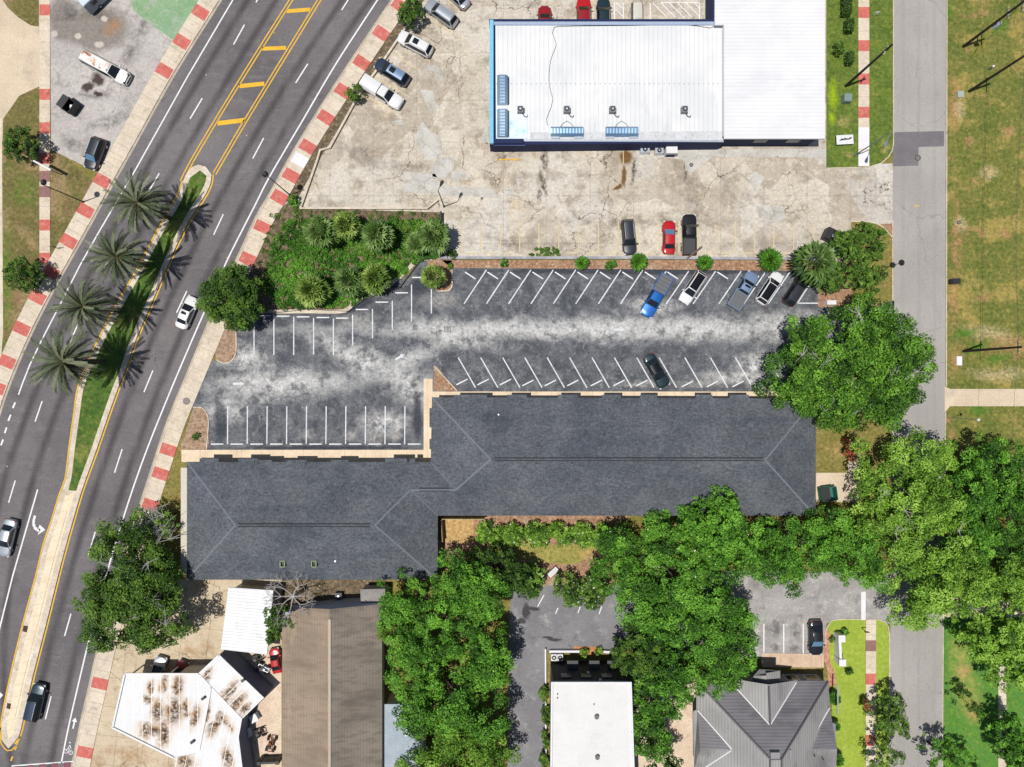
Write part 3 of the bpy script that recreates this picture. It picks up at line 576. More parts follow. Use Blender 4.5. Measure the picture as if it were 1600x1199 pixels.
for (x0, x1, y, z) in ((773,1192,718,rz_), (372,578,821,rz_), (655,702,765.5,mz)):
    for s in (-1, 1): m = MB(); p, q = P3(x0,y+s*2.1,z), P3(x1,y+s*2.1,z); m.box(((p[0]+q[0])/2, p[1], z-.02), (q[0]-p[0], .13, .16)); m.build('ridge_vent', dark_vent, roof)
# stepped porch roofs on the north edge
for x0, x1 in ((709,761),(792,823),(872,903),(941,970),(1000,1027),(1087,1113),(1140,1170),(1225,1262)):
    p, q = P3(x0,617,3.0), P3(x1,623,3.0); m = MB(); m.box(((p[0]+q[0])/2, (p[1]+q[1])/2-.1, 2.97), (q[0]-p[0], p[1]-q[1]+.2, .14)); m.build('porch_roof', shingle, B)
for x0, x1 in ((312,342),(372,403),(403,425),(447,479),(517,545),(602,636),(640,649)):
    p, q = P3(x0,716.5 if x0 not in (403,447,517) else 719,3.0), P3(x1,724,3.0); m = MB(); m.box(((p[0]+q[0])/2, (p[1]+q[1])/2-.1, 2.97), (q[0]-p[0], p[1]-q[1]+.2, .14)); m.build('porch_roof', shingle, B)
for y0, y1 in ((638,668),(686,702)):
    p, q = P3(671,y0,3.0), P3(678,y1,3.0); m = MB(); m.box(((p[0]+q[0])/2, (p[1]+q[1])/2, 2.97), (q[0]-p[0], p[1]-q[1], .14)); m.build('porch_roof', shingle, B)
wp = [W2(p) for p in [(298,727),(680,727),(682,628),(1238,629),(1238,788),(678,788),(678,888),(298,888)]]
m = MB(); m.prism(wp, 0, 2.88); m.build('wall', stucco, B)
for x in range(700, 1230, 38):
    p = W(x, 628.5); m = MB(); m.box((p[0], p[1]+.06, 1.05), (.95, .08, 2.1)); dd = m.build('door', solid('door_paint', (.12,.16,.2)), B) if x == 700 else m.build('door', bpy.data.materials['door_paint'], B)
    win(B, (p[0]+1.5, p[1]+.05, 1.5), (1.1, 1.1, 'x'))
for x in range(310, 670, 38):
    p = W(x, 727.); m = MB(); m.box((p[0], p[1]+.06, 1.05), (.95, .08, 2.1)); m.build('door', bpy.data.materials['door_paint'], B); win(B, (p[0]+1.5, p[1]+.05, 1.5), (1.1, 1.1, 'x'))
for x in range(720, 1230, 46): p = W(x, 788); win(B, (p[0], p[1]-.05, 1.6), (1.3, 1.0, 'x'))
for (x, y, z) in ((779,648,4.2),(492,789,4.6),(479,840,4.9),(524,877,4.2),(853,762,4.7),(1066,765,4.6),(572,884,4.),(577,884,4.),(355,880,3.8),(367,880,3.8),(850,781,3.8),(856,781,3.8),(926,781,3.8),(1211,783,3.8)):
    p = P3(x,y,z); m = MB(); m.cyl((p[0],p[1],z-.9), (p[0],p[1],z+.15), .09, .09, 8); m.build('vent_pipe', metal if y < 880 and x < 800 else blackm, roof)
p = P3(749,716.5,5.2); m = MB(); m.box((p[0], p[1], 5.25), (.42, 1.15, .5)); m.build('vent_box', dark_vent, roof)
for x in (443, 492):
    p = P3(x, 880, 4.0); m = MB()
    for dx, dy, a, b in ((-.3,0,.08,.8),(.3,0,.08,.8),(0,.4,.68,.08),(0,-.4,.68,.08)): m.box((p[0]+dx, p[1]+dy, 4.35), (a, b, .3))
    m.build('skylight_kerb', solid('pale_green_flashing', lin((150,170,120))) if x == 443 else bpy.data.materials['pale_green_flashing'], roof)
def box_thing(name, px, py, d, mat, label, cat, rz=0, group=None, extra=None, z0=0.):
    p = W(px, py); t = thing(name, (p[0], p[1], z0), label, cat, group, R(rz)); m = MB(); m.box((0,0,d[2]/2), d, top=.97); m.build('casing', mat, t, world=False)
    if extra: extra(t, d)
    return t
def fan_top(t, d):
    m = MB(); m.cyl((0,0,d[2]), (0,0,d[2]+.04), min(d[0],d[1])*.4, min(d[0],d[1])*.4, 16); m.build('fan_guard', blackm, t, world=False)
    m = MB(); m.cyl((0,0,d[2]+.04), (0,0,d[2]+.07), min(d[0],d[1])*.15, n=10); m.build('fan_hub', metal, t, world=False)
for x, lb in ((857,'white air conditioner behind the long grey roof building, first from the courtyard fence'),(927,'white air conditioner behind the long grey roof building, nearer the dense tree')):
    box_thing('air_conditioner', x, 799, (.8,.8,.8), whitep, lb, 'air conditioner', group='air conditioners behind the long building', extra=fan_top)
# courtyard fence
def fence(name, pts, h, mat, label, th=.08, posts=2.0, cat='fence', post_mat=None):
    P = [W2(p) for p in pts]; c = P[0]; t = thing(name, (c[0], c[1], 0), label, cat); m = MB(); q = MB()
    for a, b in zip(P, P[1:]):
        L = math.hypot(b[0]-a[0], b[1]-a[1]); an = math.atan2(b[1]-a[1], b[0]-a[0])
        m.box(((a[0]+b[0])/2, (a[1]+b[1])/2, h/2), (L, th, h), an)
        k = max(1, int(L/posts))
        for i in range(k+1): q = MB(); q.box((a[0]+(b[0]-a[0])*i/k, a[1]+(b[1]-a[1])*i/k, h/2+.04), (th*1.6, th*1.6, h+.08), an); q.build('post', post_mat or mat, t)
    m.build('panel', mat, t); return t
fence('courtyard_fence', [(693,808),(757,808)], 1.6, surf('tan_fence', lin((190,176,140)), lin((160,146,110)), 1, coord='obj'), 'tan board fence under the eave at the courtyard corner')
fence('courtyard_fence', [(691,810),(693,842)], 1.6, bpy.data.materials['tan_fence'], 'tan board fence running down beside the gravel square')
p = W(864,893); t = thing('bench', (p[0],p[1],0), 'pale grey garden bench on the dry grass of the courtyard', 'bench', rz=R(42)); m = MB()
for k in range(4): m.box((0,-.25+k*.17,.45), (1.6,.14,.05))
m.build('seat', whitep, t, world=False); m = MB(); m.box((0,.42,.7), (1.6,.06,.5)); m.build('backrest', whitep, t, world=False)
for s in (-1,1): m = MB(); m.box((s*.7,0,.22), (.08,.6,.44)); m.build('leg', whitep, t, world=False)
# --- store with white ribbed roofs
zs = 3.1; S = thing('store_building', (*W2((1020,130)), 0), 'large flat store with white ribbed metal roofs and navy walls', 'building')
wr1 = ribbed('white_ribbed_roof', (.67,.67,.67), (.60,.61,.62), .62, 0, .35, .5, [(lin((190,190,195)), .5, .56, .75, .5, 1, .3)], lw=.14, lstr=.5)
wr2 = ribbed('white_cross_ribbed_roof', (.69,.69,.70), (.64,.64,.655), .5, 1, .25, .5, [(lin((196,198,204)), .22, .5, .72, .6, .25, 1), (lin((170,172,178)), .8, .62, .74, .6, .3, 1)], lw=.14, lstr=.4)
def gp(l): return [W2(p, z) for p, z in l]
def at(l, z): return [W2(p, z) for p in l]
m = MB(); m.prism(at([(770,34),(1131,34),(1131,222),(770,226)], zs), 0, zs-.15); m.build('wall', navy, S)
m = MB(); m.prism(at([(774,38),(1131,40),(1131,219),(775,218)], zs), zs-.15, zs-.05); m.build('roof', wr1, S)
m = MB(); m.prism(at([(1119,-70),(1283,-70),(1283,212),(1131,212),(1131,36),(1119,36)], 3.9), 0, 3.7); m.build('wall', whitep, S)
m = MB(); a_, b_ = W(1131,212,3.9), W(1282,212,3.9); m.box(((a_[0]+b_[0])/2, a_[1]-.03, 1.84), (b_[0]-a_[0], .06, 3.68)); m.build('front_wall', navy, S)
m = MB(); m.prism(at([(1117,-70),(1289,-70),(1289,217),(1131.5,217),(1131.5,39),(1117,39)], 4.0), 3.7, 4.0); m.build('roof', wr2, S)
bl = solid('light_blue_parapet', lin((118,190,220)), .6); bl2 = solid('steel_blue_coping', lin((160,176,200)), .5)
for pts, h, mt in (([(765,31),(771,31),(771,224),(765,224)], zs+.35, bl), ([(764,30),(1118,30),(1118,33),(764,33)], zs+.3, navy), ([(771,33),(1118,33),(1118,39),(771,39)], zs+.15, bl2), ([(1113,-70),(1117,-70),(1117,30),(1113,30)], zs+.3, navy), ([(765,217),(818,217),(818,224),(765,224)], zs+.3, navy), ([(818,218.5),(1131,219),(1131,222),(818,221)], zs+.02, metal)):
    m = MB(); m.prism(at(pts, h), 0 if mt is navy else zs-.1, h); m.build('parapet', mt, S)
sk = surf('stained_blue_roof_corner', lin((226,234,238)), lin((212,228,236)), .6, .3, .7, [('noise', lin((150,206,226)), .5, .5, .68, .7)], fine=.05)
m = MB(); m.prism(at([(775,172),(824,176),(824,217),(775,217)], zs), zs-.04, zs+.0); m.build('stained_corner', sk, S)
gs = surf('grey_roof_stain', lin((196,198,200)), lin((214,214,216)), 1.2, .3, .7, [('noise', lin((150,152,156)), 1.6, .54, .72, .6)], fine=.15)
m = MB(); m.prism(at([(828,207),(1128,205),(1128,218),(828,218)], zs), zs-.04, zs-.01); m.build('roof_edge_strip', gs, S)
m = MB(); pts = [(855,196),(854,186),(861,168),(864,155),(858,132),(860,96),(869,70),(863,52),(866,43),(890,41),(980,40),(1060,39),(1092,41),(1110,44),(1118,40)]
m.tube([P3(x,y,zs+.02) for x,y in densify(pts, 8)], .03, 5); m.build('roof_cable', blackm, S)
m = MB()
for k in range(46): q = P3(776+k*7.7,131,zs); m.box((q[0],q[1],zs-.02), (.16,.1,.06))
m.build('roof_screws', solid('screw_grey', (.35,.35,.37)), S)
m = MB()
for x in (1180,1230): m = MB(); m.box((W(x,233)[0], W(1282,212,3.9)[1]-.08, 2.0), (1.8,.06,1.1)); m.build('window', glass, S)
m = MB(); q = W(853,229); m.box((q[0],q[1]+.1,1.05), (.95,.1,2.1)); m.build('door', whitep, S)
q = W(796,234); m = MB(); m.box((q[0], q[1]+.1, 2.7), (4.3,1.0,.2)); m.build('awning', solid('blue_awning', lin((52,84,140))), S)
for i, x in enumerate((813,885,956,1068)):
    lb = ['grey rooftop condenser nearest the blue corner of the white roof','grey rooftop condenser above the left low duct housing','grey rooftop condenser above the right low duct housing','grey rooftop condenser farthest right on the white ribbed roof'][i]
    q = P3(x,174,zs); t = thing('rooftop_condenser', (q[0],q[1],zs-.05), lb, 'air conditioner', 'condensers on the white roof')
    m = MB(); m.box((0,0,.45), (.82,.82,.9), top=.98); m.build('casing', solid('condenser_grey', (.2,.21,.22)) if i == 0 else bpy.data.materials['condenser_grey'], t, world=False)
    m = MB(); m.cyl((0,0,.9),(0,0,.95), .34, n=18); m.build('fan_guard', blackm, t, world=False)
    m = MB(); m.cyl((0,0,.95),(0,0,.99), .16, n=12); m.build('fan_hub', metal, t, world=False)
    m = MB(); m.tube([(.3,-.4,.2),(.55,-.7,.08),(.85,-.85,.06),(1.0,-.6,.06)], .06, 6); m.build('pipe', blackm, t, world=False)
duct = ribbed('blue_sheet_metal', lin((150,182,206)), lin((118,150,182)), .42, 0, .5, .35, metal=.5, lw=.2)
ducty = ribbed('blue_sheet_metal_louvre', lin((170,196,216)), lin((126,158,190)), .42, 1, .5, .35, metal=.5, lw=.25)
for i, (x, y, w, d, mt) in enumerate(((785,140,1.45,3.9,ducty),(785,192,1.45,3.7,ducty),(886,205,4.4,1.3,duct),(972,205,4.4,1.3,duct))):
    q = P3(x,y,zs+.5); t = thing('duct_housing', (q[0],q[1],zs-.05), ['long louvred blue metal housing along the left roof edge, upper one','long louvred blue metal housing along the left roof edge, lower one','low blue metal housing at the front roof edge, left one','low blue metal housing at the front roof edge, right one'][i], 'roof vent', 'metal housings on the white roof')
    m = MB()
    if d > w:
        prof = [(-w/2,0),(-w/2,.45),(-w/4,.7),(w/4,.7),(w/2,.45),(w/2,0)]; m.grid([[(a,s,b) for a,b in prof] for s in (-d/2,d/2)]); 
        for s in (-d/2,d/2): m.add([(a,s,b) for a,b in prof], [tuple(range(6))])
    else:
        prof = [(-d/2,0),(-d/2,.35),(-d/4,.62),(d/4,.7),(d/2,.4),(d/2,0)]; m.grid([[(s,a,b) for a,b in prof] for s in (-w/2,w/2)])
        for s in (-w/2,w/2): m.add([(s,a,b) for a,b in prof], [tuple(range(6))])
    m.build('hood', mt, t, world=False)
    m = MB()
    if d < w:
        for s in (-1,1): m.box((s*w*.36,-d/2-.12,.15), (w*.26,.25,.25)); 
        m.tube([(-.9,d/2,.3),(-.6,d/2+.5,.12),(0,d/2+.9,.08),(.6,d/2+.5,.12),(.9,d/2,.3)], .045, 5)
    else: m.box((w/2+.06,0,.2), (.1,d*.95,.4))
    m.build('base_frame', metal if d < w else blackm, t, world=False)
for i, (x, y, d, lb) in enumerate(((1006,228,(1.3,.9,1.0),'grey condenser on the ground against the navy store wall, first from the left'),(1028,230,(1.2,.8,1.0),'grey condenser against the navy store wall beside the white box'),(1046,228,(1.6,1.5,1.5),'white framed equipment box against the navy store wall'))):
    box_thing('ground_condenser' if i < 2 else 'equipment_box', x, y+9, d, metal if i < 2 else whitep, lb, 'air conditioner' if i < 2 else 'equipment box', extra=fan_top if i < 2 else (lambda t, d: MB().box((0,-d[1]/2-.03,.5),(1.2,.05,.8)).build('front_panel', navy, t, world=False)))
p = W(796,250); t = thing('yellow_bollard_rail', (p[0],p[1],0), 'yellow wheel stop bar beside the blue corner of the store', 'wheel stop'); m = MB(); m.box((0,0,.08), (3.1,.16,.15), top=.9); m.build('bar', yell_p, t, world=False)
# retaining walls
def wall(name, pts, h, th, mat, label, cat='wall'):
    P = densify(pts, 400) if False else pts; c = W2(P[0]); t = MB()
    A = [W2(p) for p in offs(P, -th/2/K)]; Bq = [W2(p) for p in offs(P, th/2/K)]
    t.prism(A + Bq[::-1], 0, h); o = t.build(name, mat); o2 = thing(name, (c[0],c[1],0), label, cat); bpy.data.objects.remove(o)
    t.build('body', mat, o2); q = MB(); A = [W2(p) for p in offs(P, -(th/2+.03)/K)]; Bq = [W2(p) for p in offs(P, (th/2+.03)/K)]; q.prism(A + Bq[::-1], h, h+.06); q.build('coping', mat, o2); return o2
cw = surf('grey_retaining_wall', lin((176,176,180)), lin((150,150,154)), .7, fine=.12)
wall('retaining_wall', [(687,404),(990,404),(1290,406)], .55, .3, cw, 'long low grey concrete wall between the store lot and the bark bed')
wall('retaining_wall', [(470,327),(668,327),(684,314)], .5, .2, kerb_c, 'low pale wall along the top of the overgrown plot')
wall('boundary_kerb_wall', [(646,28),(600,96),(560,152),(516,232),(501,236),(497,250),(470,327)], .35, .22, kerb_c, 'narrow pale wall slanting between the store lot and the leaf litter strip')
fence('iron_fence', [(690,335),(690,402)], 1.2, solid('dark_rail', (.02,.02,.02)), 'dark fence at the right end of the overgrown plot', th=.14)
fence('wire_fence', [(400,493),(480,484),(545,487),(570,468),(625,450),(660,404)], .5, solid('thin_wire_fence', (.06,.05,.045)), 'low dark fence following the kerb of the overgrown plot', th=.05)
# --- brown gable building
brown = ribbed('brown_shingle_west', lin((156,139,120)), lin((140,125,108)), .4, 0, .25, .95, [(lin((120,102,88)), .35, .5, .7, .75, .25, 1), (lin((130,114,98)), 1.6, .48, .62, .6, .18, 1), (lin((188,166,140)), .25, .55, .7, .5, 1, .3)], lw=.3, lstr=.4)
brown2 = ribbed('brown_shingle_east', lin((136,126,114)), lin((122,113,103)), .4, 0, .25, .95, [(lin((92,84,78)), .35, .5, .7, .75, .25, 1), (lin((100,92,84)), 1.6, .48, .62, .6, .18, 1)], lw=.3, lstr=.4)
G1 = thing('gabled_hall', (*W2((520,1080)), 0), 'long building with a brown shingle gable roof running down past the oak', 'building')
ze, zr = 3.6, 5.2
gv = dict(w0=P3(441,966,ze), w1=P3(441,1290,ze), e0=P3(597,944,ze), e1=P3(597,1290,ze), r0=P3(515,952,zr), r1=P3(515,1290,zr))
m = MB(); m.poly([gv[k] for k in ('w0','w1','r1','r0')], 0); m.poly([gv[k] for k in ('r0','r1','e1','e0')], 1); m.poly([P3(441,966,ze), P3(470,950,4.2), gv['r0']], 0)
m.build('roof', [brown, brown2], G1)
m = MB(); m.box((gv['r0'][0], (gv['r0'][1]+gv['r1'][1])/2-.6, zr), (.34, gv['r0'][1]-gv['r1'][1]-1.5, .14)); m.build('ridge_cap', solid('ridge_tan', lin((176,162,140))), G1)
hw = solid('pale_blue_wall', lin((176,184,200)), .8)
m = MB(); m.prism([(gv['w0'][0]+.3, gv['e0'][1]-1.2), (gv['w0'][0]+.3, gv['w1'][1]), (gv['e0'][0]-.3, gv['w1'][1]), (gv['e0'][0]-.3, gv['e0'][1]-.1), (gv['r0'][0], gv['r0'][1]-.2)], 0, ze-.1); m.build('wall', hw, G1)
m = MB(); m.add([(gv['w0'][0]+1, gv['e0'][1]-.3, ze-.1), (gv['e0'][0]-.3, gv['e0'][1]-.1, ze-.1), (gv['r0'][0], gv['r0'][1]-.2, zr-.1)], [(0,1,2)]); m.build('gable', hw, G1)
t = thing('lean_to_shed', (*W2((583,935)), 0), 'small flat grey roofed shed against the end of the brown hall', 'shed'); m = MB(); m.prism(at([(565,923),(601,922),(599,942),(566,943)], 2.6), 0, 2.5); m.build('wall', hw, t)
m = MB(); m.prism(at([(563,921),(602,920),(601,944),(564,944)], 2.6), 2.5, 2.64); m.build('roof', surf('flat_grey_roof', lin((150,146,142)), lin((134,130,128)), .8, fine=.15), t)
m = MB(); q = P3(571,939,2.6); m.cyl((q[0],q[1],2.6),(q[0],q[1],2.9), .08); m.build('vent_pipe', blackm, t)
box_thing('air_conditioner', 531, 929, (.95,.9,.9), solid('dark_ac', (.07,.07,.08)), 'dark condenser with two pale fans beside the brown hall', 'air conditioner', extra=fan_top)
t = thing('flat_grey_building', (*W2((625,1160)), 0), 'flat pale grey roofed building mostly under the big oak', 'building'); m = MB(); m.prism(at([(603,1102),(660,1102),(660,1290),(603,1290)], 3.8), 0, 3.75); m.build('wall', stucco, t)
m = MB(); m.prism(at([(601,1100),(662,1100),(662,1290),(601,1290)], 3.8), 3.75, 3.9); m.build('roof', surf('pale_grey_membrane', lin((168,178,186)), lin((156,166,176)), .6, fine=.1), t)
m = MB(); q = P3(635,1142,3.9); m.box((q[0],q[1],4.05), (.3,1.2,.3)); m.build('roof_vent', whitep, t)
# --- white shed
t = thing('white_metal_shed', (*W2((385,970)), 0), 'white ribbed metal shed roof beside the bare tree', 'shed')
m = MB(); m.prism(at([(361,923),(422,927),(412,1018),(350,1012)], 3.), 0, 2.9); m.build('wall', whitep, t)
m = MB(); m.prism(at([(357,918),(427,923),(417,1023),(345,1015)], 3.1), 2.9, 3.1); m.build('roof', ribbed('white_shed_roof', (.68,.68,.70), (.63,.63,.65), .42, 1, .3, .5, [(lin((170,170,180)), .5, .56, .72, .5, 1, 1)], rot=5, lw=.25, lstr=.9), t)
# --- rust-stained white building
t = thing('rust_stained_building', (*W2((300,1130)), 0), 'white roofed building of angled blocks with brown rust stains and a canopy', 'building'); zc = 3.7
def rusty(name, deg, bl):
    return surf(name, (.68,.68,.68), (.63,.63,.64), .3, .3, .7, [('blobs', lin((214,190,158)), [(a,b,c*2.0,d*1.6,e) for a,b,c,d,e in bl], .8, .5, 2.0, .85, .8),
        ('blobs', lin((172,126,70)), [(a,b,c*1.4,d*1.25,e) for a,b,c,d,e in bl], .7, .6, 2.0, .85, 1.2), ('blobs', lin((50,34,26)), bl, .6, .9, 2.2, .95, 2.4), ('grid', (.8,.78,.74), 1.25, 0, 0, 0, .09, .8, deg)], fine=.08)
F = (H-zc)/H
def rb(l): return [((a-CX)*F+CX, (b-CY)*F+CY, c, d, e) for a,b,c,d,e in l]
ra = rusty('rusted_white_roof_a', 0, rb([(236,1075,5,14,10),(256,1070,6,16,10),(278,1072,9,18,8),(232,1092,8,7,0),(246,1112,10,20,10),(272,1110,14,26,8),(226,1142,10,14,20),(256,1146,9,24,0),(242,1140,22,9,0),(305,1120,7,20,12),(290,1106,5,16,0)]))
rbm = rusty('rusted_white_roof_b', 45, rb([(325,1055,5,15,30),(357,1084,7,26,38),(349,1092,5,20,38),(370,1100,8,22,38),(382,1108,6,14,38)]))
rc = rusty('rusted_white_roof_c', 12, rb([(322,1118,4,22,12),(335,1135,8,20,22),(350,1122,6,14,-30),(290,1190,14,12,20),(356,1185,8,22,-15),(362,1138,4,8,-20)]))
m = MB(); pa = [(195,1053),(311,1053),(330,1074),(310,1173),(305,1178),(271,1184),(176,1137)]; m.prism(at(pa, zc), zc-.25, zc); m.build('canopy_roof', ra, t)
m = MB(); pb = [(311,1053),(342,1024),(412,1091),(378,1124),(330,1074)]; m.prism(at(pb, zc+.1), 0, zc+.1, 1, 0); m.build('east_block', [rbm, solid('blue_grey_wall', lin((104,110,130)), .7)], t)
m = MB(); pc = [(330,1074),(378,1124),(373,1152),(390,1290),(290,1290),(271,1184),(305,1178),(310,1173)]; m.prism(at(pc, zc+.05), 0, zc+.05, 1, 0); m.build('south_block', [rc, bpy.data.materials['blue_grey_wall']], t)
m = MB()
for a, b in (((311,1053),(330,1074)),((330,1074),(378,1124)),((330,1074),(311,1173)),((195,1053),(311,1053)),((176,1137),(271,1184)),((195,1053),(176,1137)),((342,1024),(412,1091)),((311,1053),(342,1024))):
    p, q = P3(*a, zc+.1), P3(*b, zc+.1); m.box(((p[0]+q[0])/2, (p[1]+q[1])/2, zc+.12), (math.dist(p,q), .22, .14), math.atan2(q[1]-p[1], q[0]-p[0]))
m.build('roof_edging', whitep, t)
for a in ((200,1058),(262,1056),(182,1134),(225,1155)): p = P3(*a, zc); m = MB(); m.cyl((p[0],p[1],0), (p[0],p[1],zc-.2), .12); m.build('post', whitep, t)
m = MB(); m.prism(at([(276,1056),(312,1056),(326,1074),(306,1170),(272,1180)], zc), 0, zc-.3); m.build('shop_wall', stucco, t)
for a in ((319,1090),(302,1158),(381,1062)): p = P3(*a, zc); m = MB(); m.box((p[0],p[1],zc+.2), (.5,.35,.4), .6); m.build('roof_vent', blackm, t)
# --- two-storey building with white roof
zg = 7.2; t = thing('two_storey_building', (*W2((920,1130)), 0), 'two-storey building with a plain white flat roof and a black end wall', 'building')
m = MB(); m.prism(at([(865,1068),(984,1068),(991,1300),(863,1300)], zg), 0, zg-.1); m.build('wall', solid('black_wall', (.018,.018,.022), .7), t)
m = MB(); m.prism(at([(863,1066.5),(985,1067),(993,1300),(861,1300)], zg), zg-.1, zg); m.build('roof', surf('white_membrane_roof', (.65,.64,.63), (.61,.60,.585), .3, .3, .7, [('noise', (.5,.49,.47), .25, .52, .72, .5), ('noise', (.42,.41,.4), 1.2, .62, .75, .4)], fine=.05), t)
m = MB()
for pts in ([(861,1066),(864,1066),(862,1300),(859,1300)], [(984,1066),(987,1066),(995,1300),(992,1300)], [(864,1066),(984,1066),(984,1068),(864,1068)]): m.prism(at(pts, zg+.2), zg-.1, zg+.2)
m.build('parapet', solid('off_white_trim', (.62,.63,.66)), t)
for a in ((932,1119),(933,1182)): p = P3(*a, zg); m = MB(); m.cyl((p[0],p[1],zg),(p[0],p[1],zg+.35), .28, .3, 14); m.build('turbine_vent', solid('dark_grey_vent', (.12,.12,.12)), t)
for a in ((928,1100),(871,1084),(871,1090)): p = P3(*a, zg); m = MB(); m.cyl((p[0],p[1],zg),(p[0],p[1],zg+.3), .06, .06, 8); m.build('vent_pipe', blackm, t)
yN = W(0, 1068, zg)[1]
for x, w in ((892, 1.5), (925, 1.4), (952, 1.3)): p = W(x, 1040); m = MB(); m.box((p[0], yN+.55, 2.6), (w, 1.1, .12)); m.build('awning', solid('charcoal_awning', (.05,.05,.055)) if x == 892 else bpy.data.materials['charcoal_awning'], t); q = MB(); q.box((p[0], yN+.05, 1.05), (.95,.1,2.1)); q.build('door', blackm, t)
for x in (880, 910, 940): p = W(x, 1040); win(t, (p[0], yN+.05, 4.9), (1.3, 1.3, 'x'), fm=blackm)
for x, z in ((916, 4.2), (931, 6.4)): p = W(x, 1040); m = MB(); m.box((p[0]-.2, yN+.12, z), (.3,.22,.3)); m.build('wall_lamp', whitep, t)
for i, x in enumerate((865, 874.5)): box_thing('air_conditioner', x, 1024, (.8,.95,.9), whitep, ['white condenser at the corner of the black end wall','white condenser second from the corner of the black end wall'][i], 'air conditioner', extra=fan_top)
wall('yard_wall', [(858,1016),(905,1016)], .5, .25, white_c, 'short white wall beside the condensers of the two-storey building'); wall('yard_wall', [(936,1016),(965,1018)], .5, .25, white_c, 'short white wall right of the orange planting bed')
wall('side_kerb_wall', [(852,1012),(853,1300)], .5, .14, white_c, 'thin pale wall between the service drive and the climbing plants')
sheet('orange_bed', [(897,1010),(934,1011),(934,1024),(897,1024)], Z[5], surf('orange_chip_mulch', lin((196,138,92)), lin((170,112,72)), 1.5, fine=.4))
# --- house with grey ribbed hip roofs
t = thing('hip_roof_house', (*W2((1200,1170)), 0), 'house with grey ribbed metal roofs meeting at a square peak', 'house')
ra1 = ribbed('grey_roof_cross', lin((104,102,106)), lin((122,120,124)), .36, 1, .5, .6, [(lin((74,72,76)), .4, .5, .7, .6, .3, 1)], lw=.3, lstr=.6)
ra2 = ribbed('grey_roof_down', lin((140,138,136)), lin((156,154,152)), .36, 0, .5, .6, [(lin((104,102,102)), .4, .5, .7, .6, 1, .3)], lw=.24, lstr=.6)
e_, a_ = 3.2, 7.4
def rp(m, pts, mi): m.poly([P3(*p) for p in pts], mi)
m = MB()
NW, NE, A1, A2 = (1088,1064,e_), (1294,1064,e_), (1203,1186,a_), (1221,1186,a_)
SW_, SE_ = (1088,1310,e_), (1312,1310,e_); A3, A4 = (1221,1204,a_), (1203,1204,a_)
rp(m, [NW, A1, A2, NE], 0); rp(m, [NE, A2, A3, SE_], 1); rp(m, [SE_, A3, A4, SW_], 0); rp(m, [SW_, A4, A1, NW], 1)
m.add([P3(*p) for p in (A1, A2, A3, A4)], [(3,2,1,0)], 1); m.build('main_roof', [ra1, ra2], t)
m = MB(); dz = .25      # east wing, west wing, north dormer stand on the main slopes
rp(m, [(1296,1104,e_+.1), (1259,1171,5.0), (1308,1171,4.6)], 0); rp(m, [(1259,1171,5.0), (1290,1204,e_+.6), (1306,1204,e_), (1308,1171,4.6)], 1); m.build('east_wing_roof', [ra1, ra2], t)
m = MB(); rp(m, [(1090,1108,e_+.1), (1143,1171,5.2), (1094,1171,4.8)], 0); rp(m, [(1143,1171,5.2), (1096,1204,e_+.3), (1090,1204,e_), (1094,1171,4.8)], 1); rp(m, [(1090,1108,e_), (1094,1171,4.7), (1090,1204,e_), (1084,1204,e_-.1), (1083,1112,e_-.1)], 1); m.build('west_wing_roof', [ra1, ra2], t)
m = MB(); rp(m, [(1203,1133,5.9), (1148,1074,4.1), (1152,1062,4.1), (1201,1070,5.75)], 1); rp(m, [(1203,1133,5.9), (1201,1070,5.75), (1246,1063,3.9), (1244,1066,4.0)], 1); m.build('dormer_roof', [ra1, ra2], t)
m = MB(); rp(m, [(1172,1070,3.7), (1198,1073,4.4), (1197,1056,4.4), (1178,1056,3.8)], 1); rp(m, [(1198,1073,4.4), (1219,1064,3.8), (1219,1048,3.8), (1197,1052,4.4)], 1); rp(m, [(1178,1056,3.8),(1197,1056,4.4),(1219,1048,3.8),(1186,1046,3.6)], 0)
m.build('porch_roof', [ra1, ra2], t)
m = MB()
def bar(a, b, w=.12, up=.06): p, q = np.array(P3(*a))+(0,0,up), np.array(P3(*b))+(0,0,up); m.cyl(p, q, w, w, 6)
for a, b in (((1203,1133,5.9),(1150,1075,4.15)),((1203,1133,5.9),(1244,1066,4.0)),((1296,1106,e_+.1),(1259,1170,5.0)),((1259,1171,5.0),(1289,1202,e_+.6)),((1090,1110,e_+.1),(1143,1170,5.2)),((1143,1172,5.2),(1097,1202,e_+.3))): bar(a, b, .09)
m.build('valley_flashing', whitep, t); m = MB()
for a, b in ((NW, A1), (NE, A2), ((1201,1072,5.75), (1203,1133,5.9)), (A1, A2), (A1, A4), (A2, A3), (A3, A4)): bar(a, b, .13)
m.build('ridge_cap', solid('dark_ridge', lin((86,84,88))), t)
m = MB(); q = P3(1209,1178,7.0); m.box((q[0],q[1],7.2), (1.2,.9,.7)); m.build('chimney', solid('grey_chimney', lin((140,138,138))), t)
for a in ((1185,1177,6.0),(1233,1177,6.4)): m = MB(); q = P3(*a); m.box((q[0],q[1],q[2]+.25), (.25,1.3,.4)); m.build('roof_vent', bpy.data.materials['grey_chimney'], t)
for a in ((1150,1178,4.9),(1153,1176,5.),(1272,1180,4.9),(1286,1186,4.8)): m = MB(); q = P3(*a); m.cyl((q[0],q[1],q[2]-.3),(q[0],q[1],q[2]+.3), .07); m.build('vent_pipe', blackm, t)
m = MB(); m.prism([W2(p) for p in [(1100,1052),(1275,1052),(1282,1112),(1290,1115),(1290,1290),(1090,1290),(1090,1110)]], 0, 3.0); m.build('wall', solid('grey_house_wall', lin((130,130,138)), .8), t)
for x in (1229, 1260): q = W(x, 1052); win(t, (q[0], q[1]+.05, 1.7), (1.6, 1.6, 'x'))
